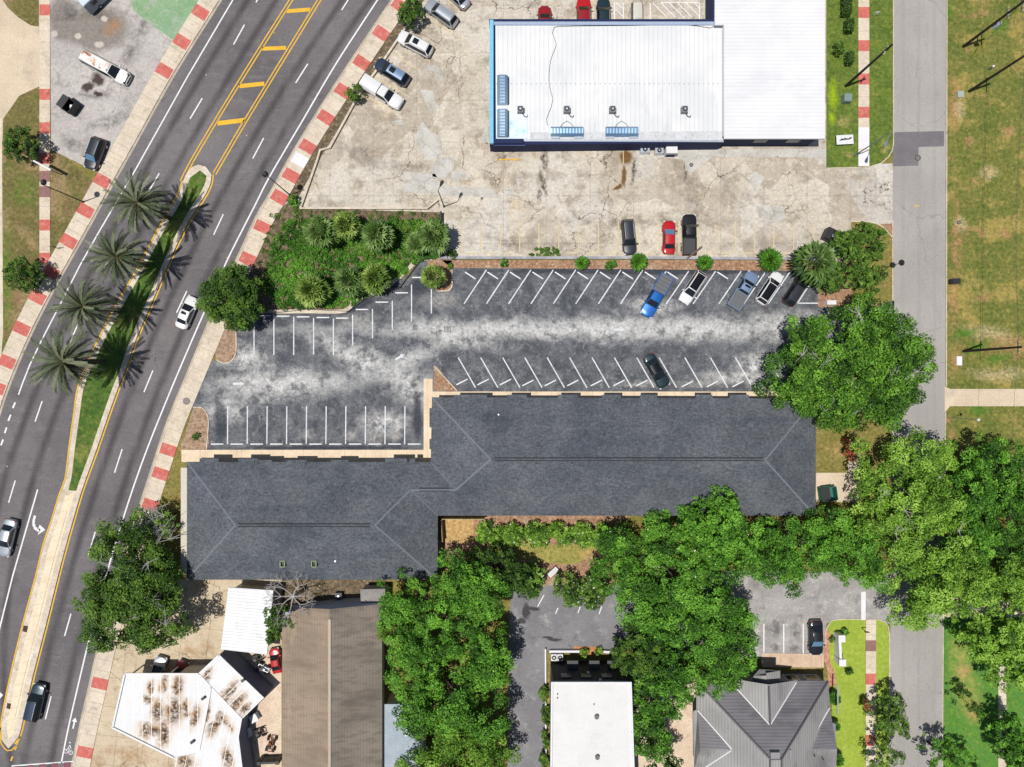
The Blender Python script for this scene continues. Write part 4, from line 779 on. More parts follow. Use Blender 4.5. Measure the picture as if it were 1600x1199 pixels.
q = W(1290,1072); m = MB(); m.box((q[0]+.3, q[1]-.5, 2.95), (.14, 4, .12)); m.build('gutter', metal, t)
# --- brick sign wall
def Wb(px, py): p = W(px, py); return p
t = thing('monument_sign', (*W2((1303,1010)), 0), 'white low sign wall with square end piers on the bright lawn', 'sign'); m = MB()
a, b = W(1304,996), W(1306,1026); m.box(((a[0]+b[0])/2, (a[1]+b[1])/2, .8), (.35, abs(a[1]-b[1]), 1.5), R(3)); m.build('panel', whitep, t)
for p in ((1306,991),(1307,1028)): q = W(*p); m = MB(); m.box((q[0],q[1],.85), (.8,.8,1.7)); m.box((q[0],q[1],1.75), (.95,.95,.1)); m.build('pier', whitep, t)
# --- banner with dark script mark
q = W(1320,218.5,.6); t = thing('banner_sign', (q[0],q[1],0), 'white banner board with an unreadable dark script standing in the verge grass', 'sign', rz=R(3)); m = MB(); m.box((0,0,.62), (2.35,1.3,.05)); m.build('board', whitep, t, world=False)
m = MB(); pts = [(-.75,-.12),(-.5,.0),(-.4,.08),(-.25,.02),(-.3,-.06),(-.05,.08),(.05,.16),(.15,.02),(.2,-.03),(.35,.08),(.5,.02),(.62,.1),(.85,.2),(.95,.12)]
m.tube([(x,y,.66) for x,y in pts], [.05,.1,.12,.09,.08,.1,.12,.1,.07,.09,.08,.1,.11,.05], 6); m.build('script_mark', solid('script_navy', (.02,.025,.06)), t, world=False)
for s in (-1,1): m = MB(); m.box((s*1.0,0,.3), (.05,.05,.6)); m.build('leg', metal, t, world=False)

# ------------------------------------------------------------------ vehicles
tyre = solid('tyre_rubber', (.02,.02,.02), .8); rim_m = solid('wheel_rim', (.45,.46,.48), .3, .8); cglass = solid('car_glass', (.012,.016,.02), .05, spec=.6)
bglass = solid('car_glass_painted_reflection', (.10,.2,.3), .05, spec=.6); tail_m = solid('tail_light_red', (.35,.01,.01), .2); head_m = solid('head_light_clear', (.6,.62,.65), .1); trim_m = solid('black_trim', (.02,.02,.022), .5)  # bglass: reflected sky painted into the glass as a blue base colour
paints = {}
def paint(name, c, metal=.0):
    if name not in paints: paints[name] = solid('car_paint_' + name, c, .3, metal, .6, .02)
    return paints[name]
TYPES = dict(   # rear glass base, roof rear, roof front, windshield base (fractions of L from rear), hood z, belt z, roof z, trunk z
    sedan=(.14,.28,.55,.74,.80,.90,1.43,.95), coupe=(.12,.34,.58,.76,.78,.86,1.36,.93), suv=(.02,.10,.60,.76,.98,1.05,1.70,1.05), pickup=(.42,.46,.64,.76,1.08,1.15,1.84,1.15),
    van=(.01,.03,.68,.80,1.05,1.12,1.98,1.1), minivan=(.02,.09,.66,.84,.98,1.05,1.72,1.05))
def car(name, rear, front, typ, pm, label, cat='car', Wd=1.85, roof_mat=None, sunroof=False, rails=False, bed=None, nose=False, zoff=0., L=None, hoodm=None, group='parked vehicles', gl=None, hgt=1.):
    z_ = .8; a, b = np.array(W(*rear, z_)[:2]), np.array(W(*front, z_)[:2]); c = (a+b)/2; d = b-a; L = L or float(np.linalg.norm(d)); an = math.atan2(d[1], d[0])
    t = thing(name, (c[0], c[1], zoff), label, cat, group, an)
    xb0, xr0, xr1, xb1, zh, zb, zr, zt = TYPES[typ]; zr *= hgt; w = Wd/2
    X = lambda f: -L/2 + f*L
    def ztop(f):
        if f >= xb1: u = (f-xb1)/(1-xb1); return zb + (zh-.06-zb)*u - .16*max(0, u-.8)/.2
        if f <= xb0: u = (xb0-f)/max(xb0, .01); return zt - .06*u
        return zt + (zb-zt)*(f-xb0)/(xb1-xb0)
    def wid(f):
        e = min(f, 1-f)*L; r = .55 if f < .5 else .85
        return w*(1 - .28*(max(0, 1-e/r))**2.2) * (1 if e > .0 else .9)
    pick = typ == 'pickup' and bed
    fs = [0,.01,.03,.07,.12,.2,.3,.4,.5,.6,.7,.8,.87,.92,.96,.985,1.]
    if pick: fs = [f for f in fs if f > xb0+.01]; fs = [xb0-.01] + fs
    rows = []
    for f in fs:
        ww = wid(f); zz = ztop(f); cr = .05 if f > xb1 else .02
        if f in (0, 1.): zz -= .12; ww *= .96
        rows.append([(X(f), s*ww*k, z) for s, k, z in ((-1,.88,.26),(-1,.97,.42),(-1,1.,.66),(-1,.965,zz-.13),(-1,.88,zz-.02),(-1,.5,zz+cr*.7),(1,0,zz+cr),(1,.5,zz+cr*.7),(1,.88,zz-.02),(1,.965,zz-.13),(1,1.,.66),(1,.97,.42),(1,.88,.26))])
    m = MB(); m.grid(rows); n = len(rows[0])
    m.add(rows[0], [tuple(range(n))[::-1]]); m.add(rows[-1], [tuple(range(n))]); m.add([r[0] for r in rows]+[r[-1] for r in rows], [(i, i+1, len(rows)+i+1, len(rows)+i) for i in range(len(rows)-1)])
    m.build('body', pm, t, True, world=False)
    # cabin
    wb, wr = w*.93, w*.74; st = [(xb0, zt-.02, wb*.92, 0), (xr0, zr-.04, wr*.93, .03), ((xr0+xr1)/2, zr, wr, .05), (xr1, zr-.03, wr*.96, .03), (xb1, zb-.02, wb*.93, 0)]
    rows = []
    for f, z, hw, cr in st:
        low = zb-.05; ext = z > zb+.2
        rows.append([(X(f), s*k, zz) for s, k, zz in ((-1, wb if ext else hw, low), (-1, hw, z-.05 if ext else z), (-1, hw*.8, z if ext else z), (1, 0, z+cr), (1, hw*.8, z), (1, hw, z-.05 if ext else z), (1, wb if ext else hw, low))])
    m = MB(); m.grid(rows); m.build('cabin', pm, t, True, world=False)
    def panel(nm, f0, z0, w0, f1, z1, w1, mat, ins=.1, lift=.02, cr=.03):
        rws = []
        for i in range(5):
            u = ins + (1-2*ins)*i/4; x = X(f0+(f1-f0)*u); z = z0+(z1-z0)*u+lift; hw = (w0+(w1-w0)*u)*.9
            rws.append([(x, v*hw, z+cr*(1-v*v)) for v in (-1,-.5,0,.5,1)])
        q = MB(); q.grid(rws); return q.build(nm, mat, t, True, world=False)
    g_ = gl or cglass
    panel('windshield', xr1, zr-.03, wr*.96, xb1, zb-.02, wb*.93, g_, .05, .04, .05)
    if xr0-xb0 > .015: panel('rear_window', xr0, zr-.04, wr*.93, xb0, zt-.02, wb*.92, cglass, .08, .04, .05)
    for s in (-1, 1):
        q = MB(); A = np.array((X(xr0), s*wr*.98, zr-.09)); B_ = np.array((X(xr1), s*wr*.98, zr-.09)); Cc = np.array((X(xb1)-.12, s*wb*.99, zb)); D = np.array((X(xb0)+.18, s*wb*.99, zb)); o_ = np.array((0, s*.03, .02))
        q.add([A+o_, B_+o_, Cc+o_, D+o_], [(0,1,2,3)]); q.build('side_window', cglass, t, world=False)
    panel('roof_panel', xr0, zr-.045, wr*.9, xr1, zr-.03, wr*.92, roof_mat or pm, .03, .055, .06)
    if sunroof: panel('sunroof', xr0+(xr1-xr0)*.55, zr, wr*.62, xr0+(xr1-xr0)*.85, zr, wr*.62, cglass, .0, .075, .06)
    if rails:
        for s in (-1, 1): q = MB(); q.tube([(X(xr0)+.1, s*wr*.86, zr+.02), (X(xr0)+.3, s*wr*.86, zr+.09), (X(xr1)-.3, s*wr*.86, zr+.09), (X(xr1)-.1, s*wr*.86, zr+.02)], .03, 6); q.build('roof_rail', metal, t, world=False)
    rws = []
    for i in range(6):
        f = xb1+.012 + (.955-xb1)*i/5; rws.append([(X(f)+.12*(1-v*v)*(i/5), v*wid(f)*.84, ztop(f)-(.0 if abs(v) < .9 else .015)+.05*(1-v*v)*.9+.012) for v in (-1,-.5,0,.5,1)])
    q = MB(); q.grid(rws); q.build('hood', hoodm or pm, t, True, world=False)
    for s in (-1, 1):
        q = MB(); q.box((X(.972)-.02, s*wid(.96)*.80, zh-.24), (.26, .34, .16), -s*.35); q.build('headlight', head_m, t, world=False)
        q = MB(); q.box((X(.012)+.03, s*wid(.02)*.86, zt-.16), (.14, .26, .2)); q.build('tail_light', tail_m, t, world=False)
        q = MB(); q.box((X(xb1)-.22, s*(wb+.14), zb+.1), (.16, .26, .16), top=.85); q.build('mirror', pm if typ != 'pickup' else trim_m, t, world=False)
    q = MB(); q.box((X(.995), 0, .55), (.08, w*1.1, .3)); q.build('grille', trim_m, t, world=False)
    if nose: q = MB(); q.box((X(.93), 0, zh-.1), (L*.12, w*1.62, .14), top=.92); q.build('nose_cover', trim_m, t, world=False)
    if bed:
        x0, x1 = X(0.0), X(xb0); q = MB(); hwid = w*.97
        q.box(((x0+x1)/2, 0, .68), (x1-x0, hwid*1.9, .14))
        for s in (-1, 1): q.box(((x0+x1)/2, s*(hwid-.05), .82), (x1-x0, .12, .62))
        q.box((x0+.05, 0, .82), (.1, hwid*1.9, .6)); q.box((x1-.04, 0, .85), (.06, hwid*1.9, .6)); q.build('bed', pm, t, world=False)
        if bed == 'cover' or bed == 'slats':
            q = MB(); q.box(((x0+x1)/2+.02, 0, 1.15), (x1-x0-.12, hwid*1.84, .05), top=.99); q.build('bed_cover', solid('bed_cover_grey', (.10,.105,.115), .6) if 'bed_cover_grey' not in bpy.data.materials else bpy.data.materials['bed_cover_grey'], t, world=False)
            if bed == 'slats':
                for k in range(4): q = MB(); q.box((x0+(x1-x0)*(.2+.2*k), 0, 1.185), (.05, hwid*1.8, .02)); q.build('cover_seam', trim_m, t, world=False)
        if bed == 'liner': q = MB(); q.box(((x0+x1)/2, 0, .77), (x1-x0-.15, hwid*1.72, .03)); q.build('bed_liner', solid('bed_liner', (.05,.05,.055), .8) if 'bed_liner' not in bpy.data.materials else bpy.data.materials['bed_liner'], t, world=False)
        if bed == 'cap':
            rws = [[(x, s*k, z) for s, k, z in ((-1,hwid,1.1),(-1,hwid*.86,zr-.1),(-1,hwid*.7,zr-.03),(1,0,zr),(1,hwid*.7,zr-.03),(1,hwid*.86,zr-.1),(1,hwid,1.1))] for x in (x0+.12, x0+.3, (x0+x1)/2, x1+.15)]
            q = MB(); q.grid(rws); q.add(rws[0], [tuple(range(7))[::-1]]); q.build('camper_shell', pm, t, True, world=False)
            q = MB(); q.box((x0+.03, 0, 1.35), (.1, hwid*1.7, .5)); q.build('shell_window', cglass, t, world=False)
    for fx in (.18, .81):
        for s in (-1, 1):
            q = MB(); q.cyl((X(fx), s*(w-.24), .34), (X(fx), s*(w+.005), .34), .34, n=20); wh = q.build('wheel', tyre, t, world=False)
            q = MB(); q.cyl((X(fx), s*(w+.006), .34), (X(fx), s*(w+.02), .34), .2, n=14); q.build('rim', rim_m, wh, world=False)
    return t
blackroof = solid('glossy_black_roof', (.008,.008,.01), .15)
white = paint('white', (.66,.66,.66)); blk = paint('black', (.012,.012,.014)); red = paint('red', (.42,.01,.012)); dred = paint('dark_red', (.25,.01,.015))
silver = paint('silver', (.45,.48,.52), .5); charcoal = paint('charcoal', (.035,.038,.045), .3); navyp = paint('navy', (.03,.045,.08), .3); bluep = paint('bright_blue', (.01,.12,.42), .3); slate = paint('slate_blue', (.2,.28,.42), .3); tealp = paint('dark_teal', (.02,.04,.05), .3)
zl = Z[4]
car('parked_car', (980,343), (985,398), 'suv', charcoal, 'charcoal wagon in the store lot parked facing the low wall', rails=True, Wd=1.9)
car('parked_car', (1045,397), (1046,345), 'sedan', red, 'bright red sedan beside the black pickup in the store lot', Wd=1.8, gl=bglass)
car('parked_pickup', (1077,399), (1077,335), 'pickup', blk, 'black pickup with an open bed next to the red sedan', 'pickup truck', Wd=2.0, bed='liner')
p = W(1086,394,1.3); t = thing('wooden_plank', (p[0],p[1],1.16), 'grey plank sticking out of the bed of the black pickup', 'plank', rz=R(38)); m = MB(); m.box((0,0,.03), (2.6,.2,.05)); m.build('board', wood, t, world=False)
car('parked_pickup', (1043,431), (1008,494), 'pickup', bluep, 'bright blue pickup with a slatted grey bed cover', 'pickup truck', Wd=2.0, bed='slats', zoff=zl)
car('parked_car', (1098,426), (1067,473), 'suv', white, 'white crossover with a black roof next to the bright blue pickup', roof_mat=blackroof, zoff=zl, Wd=1.85)
car('parked_pickup', (1145,481), (1178,427), 'pickup', slate, 'slate blue pickup with a dark bed cover between two white cars', 'pickup truck', Wd=2.0, bed='cover', sunroof=True, zoff=zl)
car('parked_car', (1187,474), (1218,427), 'suv', white, 'white crossover with a black roof between the slate blue pickup and the black car', roof_mat=blackroof, zoff=zl, Wd=1.9)
car('parked_car', (1230,476), (1259,431), 'suv', blk, 'black crossover beside the large fan palm', zoff=zl, Wd=1.85, roof_mat=charcoal)
car('parked_car', (1012,555), (1040,605), 'sedan', tealp, 'black sedan alone in the lower slanted parking row', zoff=zl, Wd=1.85, roof_mat=blackroof)
car('parked_car', (712,37), (667,4), 'suv', silver, 'silver crossover in the slanted row by the red-striped sidewalk', rails=True, Wd=1.85)
car('parked_car', (730,9), (698,-22), 'sedan', silver, 'silver sedan cut by the top edge of the view above the silver crossover', Wd=1.8)
car('parked_car', (674,82), (623,55), 'suv', white, 'white wagon with a dark sunroof in the slanted row', sunroof=True, rails=True, Wd=1.9)
car('parked_car', (637,128), (588,97), 'suv', navyp, 'dark navy wagon in the slanted row next to the white pickup', sunroof=True, rails=True, Wd=1.9, roof_mat=slate)
car('parked_pickup', (567,126), (627,164), 'pickup', white, 'white pickup with a white camper shell in the slanted row', 'pickup truck', Wd=2.0, bed='cap')
rv = surf('rusty_white_roof_paint', (.78,.77,.74), (.7,.69,.66), 1, .3, .7, [('noise', lin((150,70,30)), .9, .52, .6, .9), ('noise', lin((210,160,120)), 1.1, .5, .6, .6)], fine=.05)
car('parked_van', (132,89), (200,125), 'van', paint('old_white', (.74,.73,.70)), 'white van with a rust-stained roof and a black hood', 'van', Wd=2.05, roof_mat=rv, nose=True)
car('parked_car', (157,216), (139,264), 'suv', charcoal, 'dark grey SUV parked above the leaning street lamp in the worn lot', Wd=1.9, gl=bglass, rails=True)
car('moving_car', (281,513), (302,464), 'sedan', white, 'white sedan driving past the round dark green tree', Wd=1.85, sunroof=True, group='cars driving on the main road')
car('moving_car', (17,812), (3,870), 'sedan', silver, 'silver sedan driving at the left edge of the view', Wd=1.85, group='cars driving on the main road')
car('moving_car', (48,1127), (62,1069), 'suv', tealp, 'dark blue-grey SUV driving beside the narrow end of the median', Wd=1.95, rails=True, group='cars driving on the main road', roof_mat=navyp)
car('parked_car', (851,60), (851,9), 'sedan', dred, 'dark red sedan facing away behind the store, farthest left there', group='cars behind the store')
car('parked_car', (912,58), (912,-3), 'suv', red, 'bright red SUV behind the store', Wd=2.0, roof_mat=dred, group='cars behind the store', cat='suv')
car('parked_car', (943,58), (943,-2), 'suv', tealp, 'black SUV beside the red SUV behind the store', Wd=1.9, group='cars behind the store')
car('parked_car', (995,4), (995,56), 'suv', paint('tan', (.55,.53,.47)), 'tan wagon backed beside the hatched bay behind the store', Wd=1.75, group='cars behind the store')
car('parked_car', (1275,970), (1276,1024), 'sedan', blk, 'black sedan beside the white sign wall', Wd=1.95, zoff=zl, gl=bglass)
car('parked_car', (239,1078), (252,1027), 'sedan', silver, 'silver car half under the rust-stained canopy', Wd=1.8)
car('parked_car', (268,1078), (287,1034), 'coupe', dred, 'dark red car half under the rust-stained canopy', Wd=1.75)
car('parked_car', (434,1052), (427,1014), 'coupe', red, 'small red car squeezed beside the brown hall', Wd=1.5)
# box camper at the top left
a = W(146,26); u = np.array((27,26.))/math.hypot(27,26); ang = math.atan2(26, 27); cx_ = np.array(a[:2]) + u*2.9 + np.array((-u[1], u[0]))*1.15
t = thing('camper_trailer', (cx_[0], cx_[1], 0), 'pale blue-grey box camper cut by the top edge of the worn lot', 'trailer', rz=ang)
m = MB(); m.box((0,0,1.35), (5.8,2.3,1.9), top=.97); m.build('body', solid('camper_side', lin((150,160,172)), .4), t, world=False)
m = MB(); m.box((0,0,2.34), (5.6,2.2,.08), top=.96); m.build('roof', solid('camper_roof', lin((206,216,226)), .4), t, world=False)
for x in (-1.4, 1.5): m = MB(); m.box((x,-1.15,1.6), (.9,.06,.6)); m.build('window', glass, t, world=False)
for x in (-1.2, 1.2):
    for s in (-1, 1): m = MB(); m.cyl((x,s*.9,.35),(x,s*1.16,.35), .35, n=16); wh = m.build('wheel', tyre, t, world=False); m = MB(); m.cyl((x,s*1.161,.35),(x,s*1.18,.35), .18, n=12); m.build('rim', rim_m, wh, world=False)
def dumpster(px, py, d, rz, mat, label, lid=True, trash=None):
    p = W(px, py); t = thing('dumpster', (p[0],p[1],.02), label, 'dumpster', rz=R(rz)); w_, l_, h = d; m = MB(); th = .06
    m.box((0,0,.15), (w_, l_, .1)); 
    for s in (-1,1): m.box((s*(w_/2-th/2),0,h/2+.1), (th,l_,h)); m.box((0,s*(l_/2-th/2),h/2+.1), (w_-2*th,th,h))
    m.build('bin', mat, t, world=False)
    if lid: m = MB(); m.box((-w_*.24,0,h+.14), (w_*.5,l_,.05)); m.build('lid', blackm, t, world=False)
    for s in (-1,1): m = MB(); m.box((0,s*(l_/2+.06),h*.6), (w_*.7,.1,.12)); m.build('fork_pocket', mat, t, world=False)
    if trash: m = MB(); m.box((w_*.2,.1,h*.6), (.5,.6,.3), .4, top=.6); m.build('rubbish', trash, t, world=False)
    return t
dumpster(114,169,(2.0,1.8,1.5), -35, blackm, 'black open dumpster with pale rubbish in the worn lot', trash=whitep)
dumpster(1289,770,(2.1,1.9,1.4), 8, solid('green_bin', (.01,.12,.09), .5), 'green dumpster with a black lid on the concrete pad beside the long roof')
dumpster(1293,370,(1.7,1.6,1.3), -25, blackm, 'black dumpster with a white bag tucked beside the fan palm', trash=whitep)
box_thing('electrical_box', 1295, 474, (1.3,.6,.9), whitep, 'small white box at the edge of the bark bed under the big oak', 'utility box', extra=lambda t, d: MB().box((0,-d[1]/2-.01,.4),(.9,.04,.6)).build('door', metal, t, world=False))
box_thing('transformer_box', 1320, 157, (1.1,1.1,1.0), solid('transformer_green', lin((120,140,136)), .6), 'grey-green transformer box on the store verge grass', 'utility box', extra=lambda t, d: MB().box((0,0,1.01),(1.0,1.0,.06)).build('lid', bpy.data.materials['transformer_green'], t, world=False))
box_thing('trash_cart', 1487, 441, (1.0,.7,1.0), blackm, 'black wheeled bin at the edge of the side street', 'bin', extra=lambda t, d: MB().box((.05,0,1.03),(1.05,.75,.07)).build('lid', trim_m, t, world=False))
box_thing('utility_pad', 1498, 564, (.75,1.3,.18), white_c, 'white concrete pad in the dry grass beside the side street', 'utility pad')
box_thing('utility_pad', 1500, 148, (.9,.9,.2), solid('pad_green', lin((160,172,166))), 'round-cornered pale green pad below the right utility pole', 'utility pad')
for px, py, lb, r in ((292,627,'round metal cover in the east sidewalk by the car park entrance',.42),(1434,247,'dark manhole cover in the street patch',.33),(1080,258,'rusty round cover on the pale store slab',.2),(1498,348,'small pale round cover in the field',.2)):
    p = W(px, py); z = .105 if px == 292 else .03; t = thing('manhole_cover', (p[0],p[1],z), lb, 'manhole cover'); m = MB(); m.cyl((0,0,0),(0,0,.012), r, n=24); m.build('lid', solid('iron_cover', lin((120,112,108))) if 'iron_cover' not in bpy.data.materials else bpy.data.materials['iron_cover'], t, world=False); m = MB(); ring(m, (0,0), r+.04, .08, .008); m.build('rim', blackm, t, world=False)
p = W(699,515); t = thing('drain_grate', (p[0],p[1],Z[5]), 'small dark drain grate in the pale worn car park surface', 'drain'); m = MB()
for k in range(5): m.box((-.4+.2*k,0,.01), (.09,.9,.02))
m.build('grate', blackm, t, world=False)
# junk in the yard beside the rust-stained building
def frame(px, py, label, mat, s, rz, name='scrap_frame', wheels=True):
    p = W(px, py); t = thing(name, (p[0],p[1],.02), label, 'machinery', rz=R(rz)); m = MB(); m.tube([(-s,-.3,.5),(s,-.25,.55),(s,.25,.6),(-s,.3,.5),(-s,-.3,.5)], .07, 6); m.box((0,0,.75), (s*.9,.35,.4), top=.8); m.build('chassis', mat, t, world=False)
    for a in (-1,1):
        for b in (-1,1):
            m = MB(); m.cyl((a*s*.75,b*.42,.35),(a*s*.75,b*.6,.35), .36, n=16); m.build('wheel', tyre, t, world=False)
    m = MB(); m.box((-s*.2,0,1.1), (.4,.4,.1)); m.build('seat', trim_m, t, world=False); return t
frame(425,1160,'rusty small tractor on the sandy yard beside the brown hall', solid('rust_brown', lin((130,80,50)), .9), 1.0, 80, 'old_tractor')
frame(408,1142,'dark scrap mower frame by the angled white roof', solid('scrap_dark', (.05,.04,.035), .8), .6, 20); frame(414,1042,'grey scrap trailer frame beside the small red car', metal, .8, -25); frame(404,1026,'black scrap frame between the white shed and the small red car', blackm, .6, 30)
for px, py, d, lb in ((400,1118,(1.0,1.0,.9),'pale blue box against the angled white block'),(390,1142,(.9,1.1,.8),'white slatted crate beside the south wall of the stained building')):
    box_thing('storage_box', px, py, d, solid('pale_blue_box', lin((176,196,214))) if 'pale_blue_box' not in bpy.data.materials else bpy.data.materials['pale_blue_box'], lb, 'box', rz=30, extra=lambda t, d: MB().box((0,0,d[2]+.03),(d[0]*1.05,d[1]*1.05,.05)).build('lid', whitep, t, world=False))
fence('yard_fence', [(412,1182),(440,1181)], 1.8, blackm, 'dark panel fence at the bottom of the sandy yard', th=.3)
# ------------------------------------------------------------------ wheel stops
stop_m = surf('wheel_stop_white', lin((236,236,238)), lin((214,214,216)), 2, fine=.1, coord='obj')
def stop_proto():
    m = MB(); m.box((0,0,.065), (1.85,.17,.13), top=.94); return m.build('wheel_stop', stop_m)
ORD = ['first','second','third','fourth','fifth','sixth','seventh','eighth','ninth','tenth','eleventh','twelfth','thirteenth','fourteenth','fifteenth']
rowsd = [([(412,493.5),(443,494.5),(474,495.5),(505,496.5),(535,497.5),(566,484),(597,472.5),(628,458),(654,434)], 0, 'in the row below the overgrown plot', 'white wheel stops below the overgrown plot'),
    ([(340+30.75*k,694) for k in range(11)], 0, 'in the row along the lower left walk', 'white wheel stops along the lower left walk'),
    ([(735+35.1*k,431) for k in range(10)] + [(1129,431)], -33, 'in the slanted row below the bark bed', 'slanted white wheel stops below the bark bed'),
    ([(722,597),(755,597),(790,597),(825,598.5),(860,598.5),(895,598.5),(932,598.5),(967,598.5),(1003,598.5),(1074,600),(1113,600),(1153,600),(1193,600)], 27, 'in the slanted row beside the long roof', 'slanted white wheel stops beside the long roof')]
pr = None
for pts, ang, lb, gr in rowsd:
    for i, (x, y) in enumerate(pts):
        if pr is None: pr = o = stop_proto()
        else: o = pr.copy(); C.objects.link(o)
        p = W(x, y); o.location = (p[0], p[1], Z[5]); o.rotation_euler = (0, 0, R(ang)); tag(o, '%s white wheel stop from the left %s' % (ORD[i], lb), 'wheel stop', gr)
ystop = surf('wheel_stop_faded_yellow', lin((220,206,166)), lin((204,192,164)), 2, fine=.15, coord='obj'); pr = None
for i, x in enumerate([738,768,796,894,925,955,1015,1105,1136,1167,1196,1226,1256]):
    if pr is None: m = MB(); m.box((0,0,.055), (1.75,.15,.11), top=.94); pr = o = m.build('wheel_stop', ystop)
    else: o = pr.copy(); C.objects.link(o)
    p = W(x, 396); o.location = (p[0], p[1], Z[2]); tag(o, '%s faded yellow wheel stop from the left above the long wall' % ORD[i], 'wheel stop', 'faded yellow wheel stops in the store lot')
# ------------------------------------------------------------------ poles, lamps and wires
pole_w = surf('utility_pole_wood', lin((58,50,46)), lin((40,36,34)), 2, fine=.3, coord='obj')
def upole(base, h, label, arms=(), tr=False):
    p = W(*base); t = thing('utility_pole', (p[0],p[1],0), label, 'utility pole', 'utility poles'); m = MB(); m.cyl((0,0,0),(0,0,h), .19, .13, 10); m.build('pole', pole_w, t, world=False)
    for z, L, a in arms:
        m = MB(); m.box((0,0,z), (L,.12,.14), R(a)); cr_ = m.build('crossarm', wood, t, world=False)
        for k in (-.45,-.2,.2,.45): m = MB(); m.cyl((L*k*math.cos(R(a)),L*k*math.sin(R(a)),z+.07),(L*k*math.cos(R(a)),L*k*math.sin(R(a)),z+.3), .06, .04, 8); m.build('insulator', whitep, cr_, world=False)
    if tr: m = MB(); m.cyl((.4,-.25,h*.45),(.4,-.25,h*.45+1.0), .28, n=14); m.build('transformer', metal, t, world=False); m = MB(); m.box((.2,-.1,h*.45+.5),(.3,.2,.1)); m.build('bracket', blackm, t, world=False)
    return t
upole((1321,135), 11.8, 'black leaning-looking utility pole beside the store verge sidewalk', ((10.2,1.2,60),))
upole((1514,143), 12.5, 'utility pole in the field, the lower of two near the top right corner', ((10.5,2.0,90),))
upole((1505,73), 12.5, 'utility pole with a transformer can near the top right corner', ((11.,2.2,90),(8.6,1.4,90)), True)
upole((1505,549), 11.0, 'utility pole in the field across from the big oak', ((10.4,1.5,90),))
wire_m = solid('power_wire', (.05,.05,.05), .6)
for i, (a, b, za, zb_, lb) in enumerate((((1505,73),(1514,143),11.2,10.6,'short upper wire between the two top right utility poles'),((1514,143),(1505,549),10.6,10.5,'long wire along the field from the lower right pole'),((1517,143),(1508,549),10.4,10.3,'second long wire along the field beside the first'),((1505,73),(1500,-90),11.2,11.2,'wire leaving the top edge from the transformer pole'),((1505,549),(1498,900),10.5,10.5,'wire running down from the field pole over the green trees'))):
    p, q = np.array(W(*a)), np.array(W(*b)); p[2] = za; q[2] = zb_; m = MB(); pts = []
    for k in range(13): u = k/12; r = p+(q-p)*u; r[2] -= 1.1*4*u*(1-u)*min(1, np.linalg.norm(q-p)/40); pts.append(r)
    m.tube(pts, .018, 4); o = m.build('power_line', wire_m); tag(o, lb, 'power line', 'overhead wires')
def lamp(base, h, mat, label, arm=(0,0), head='cobra', base_r=.09):
    p = W(*base); t = thing('street_lamp', (p[0],p[1],0), label, 'street lamp', 'street lamps'); m = MB(); m.cyl((0,0,0),(0,0,h), base_r, base_r*.6, 10); m.build('pole', mat, t, world=False)
    m = MB(); m.cyl((0,0,0),(0,0,.35), base_r*2, base_r*1.6, 12); m.build('base', mat, t, world=False)
    if arm != (0,0): m = MB(); m.tube([(0,0,h-.15),(arm[0]*.5,arm[1]*.5,h),(arm[0],arm[1],h-.02)], .045, 6); m.build('arm', mat, t, world=False)
    m = MB(); ax, ay = arm
    if head == 'cobra': a = math.atan2(ay, ax); m.grid([[(ax+math.cos(a)*u+(-math.sin(a))*v*w_, ay+math.sin(a)*u+math.cos(a)*v*w_, h+.1*(1-v*v)) for v in (-1,-.5,0,.5,1)] for u, w_ in ((0,.06),(.25,.14),(.5,.22),(.75,.22),(.9,.08))]); m.box((ax+math.cos(a)*.45, ay+math.sin(a)*.45, h-.03), (.7,.25,.06), a)
    elif head == 'shade': m.cyl((ax,ay,h-.25),(ax,ay,h+.05), .42, .16, 16); m.cyl((ax,ay,h+.05),(ax,ay,h+.2), .06, .04, 8)
    else:
        for k in range(6): 
            a0, a1 = -math.pi/2+math.pi*k/6, -math.pi/2+math.pi*(k+1)/6; m.cyl((ax,ay,h+.2+.2*math.sin(a0)),(ax,ay,h+.2+.2*math.sin(a1)), .2*math.cos(a0)+.001, .2*math.cos(a1)+.001, 14, cap=False)
    m.build('lamp_head', mat if head != 'globe' else whitep, t, world=False); return t
greym = solid('grey_green_steel', lin((120,142,138)), .5, .3)
lamp((1336,243), 9.0, greym, 'grey-green street lamp standing at the white sidewalk slab', (-.35,-1.0))
lamp((131,316), 8.5, blackm, 'black street lamp with a shaded head over the brown grass on the left', (-.0,.35), 'shade')
lamp((453,305), 8.5, blackm, 'black street lamp beside the sidewalk above the overgrown plot', (-.5,.4), 'shade')
lamp((694,323), 8.0, blackm, 'black lamp pole at the corner of the store lot wall', (.25,.5), 'cobra')
lamp((1385,418), 4.0, blackm, 'short black lamp post beside the side street kerb', (0,0), 'shade', .06)
lamp((1487,653), 5.3, greym, 'short lamp post with a white globe beside the side street', (0,0), 'globe', .05)
p = W(86,268); t = thing('sign_board', (p[0],p[1],0), 'long white sign panel on two posts in the brown grass', 'sign', rz=R(-28)); m = MB(); m.box((0,0,2.2), (2.7,.22,1.0)); m.build('panel', whitep, t, world=False)
for s in (-1,1): m = MB(); m.box((s*1.0,0,.9), (.1,.1,1.8)); m.build('post', blackm, t, world=False)
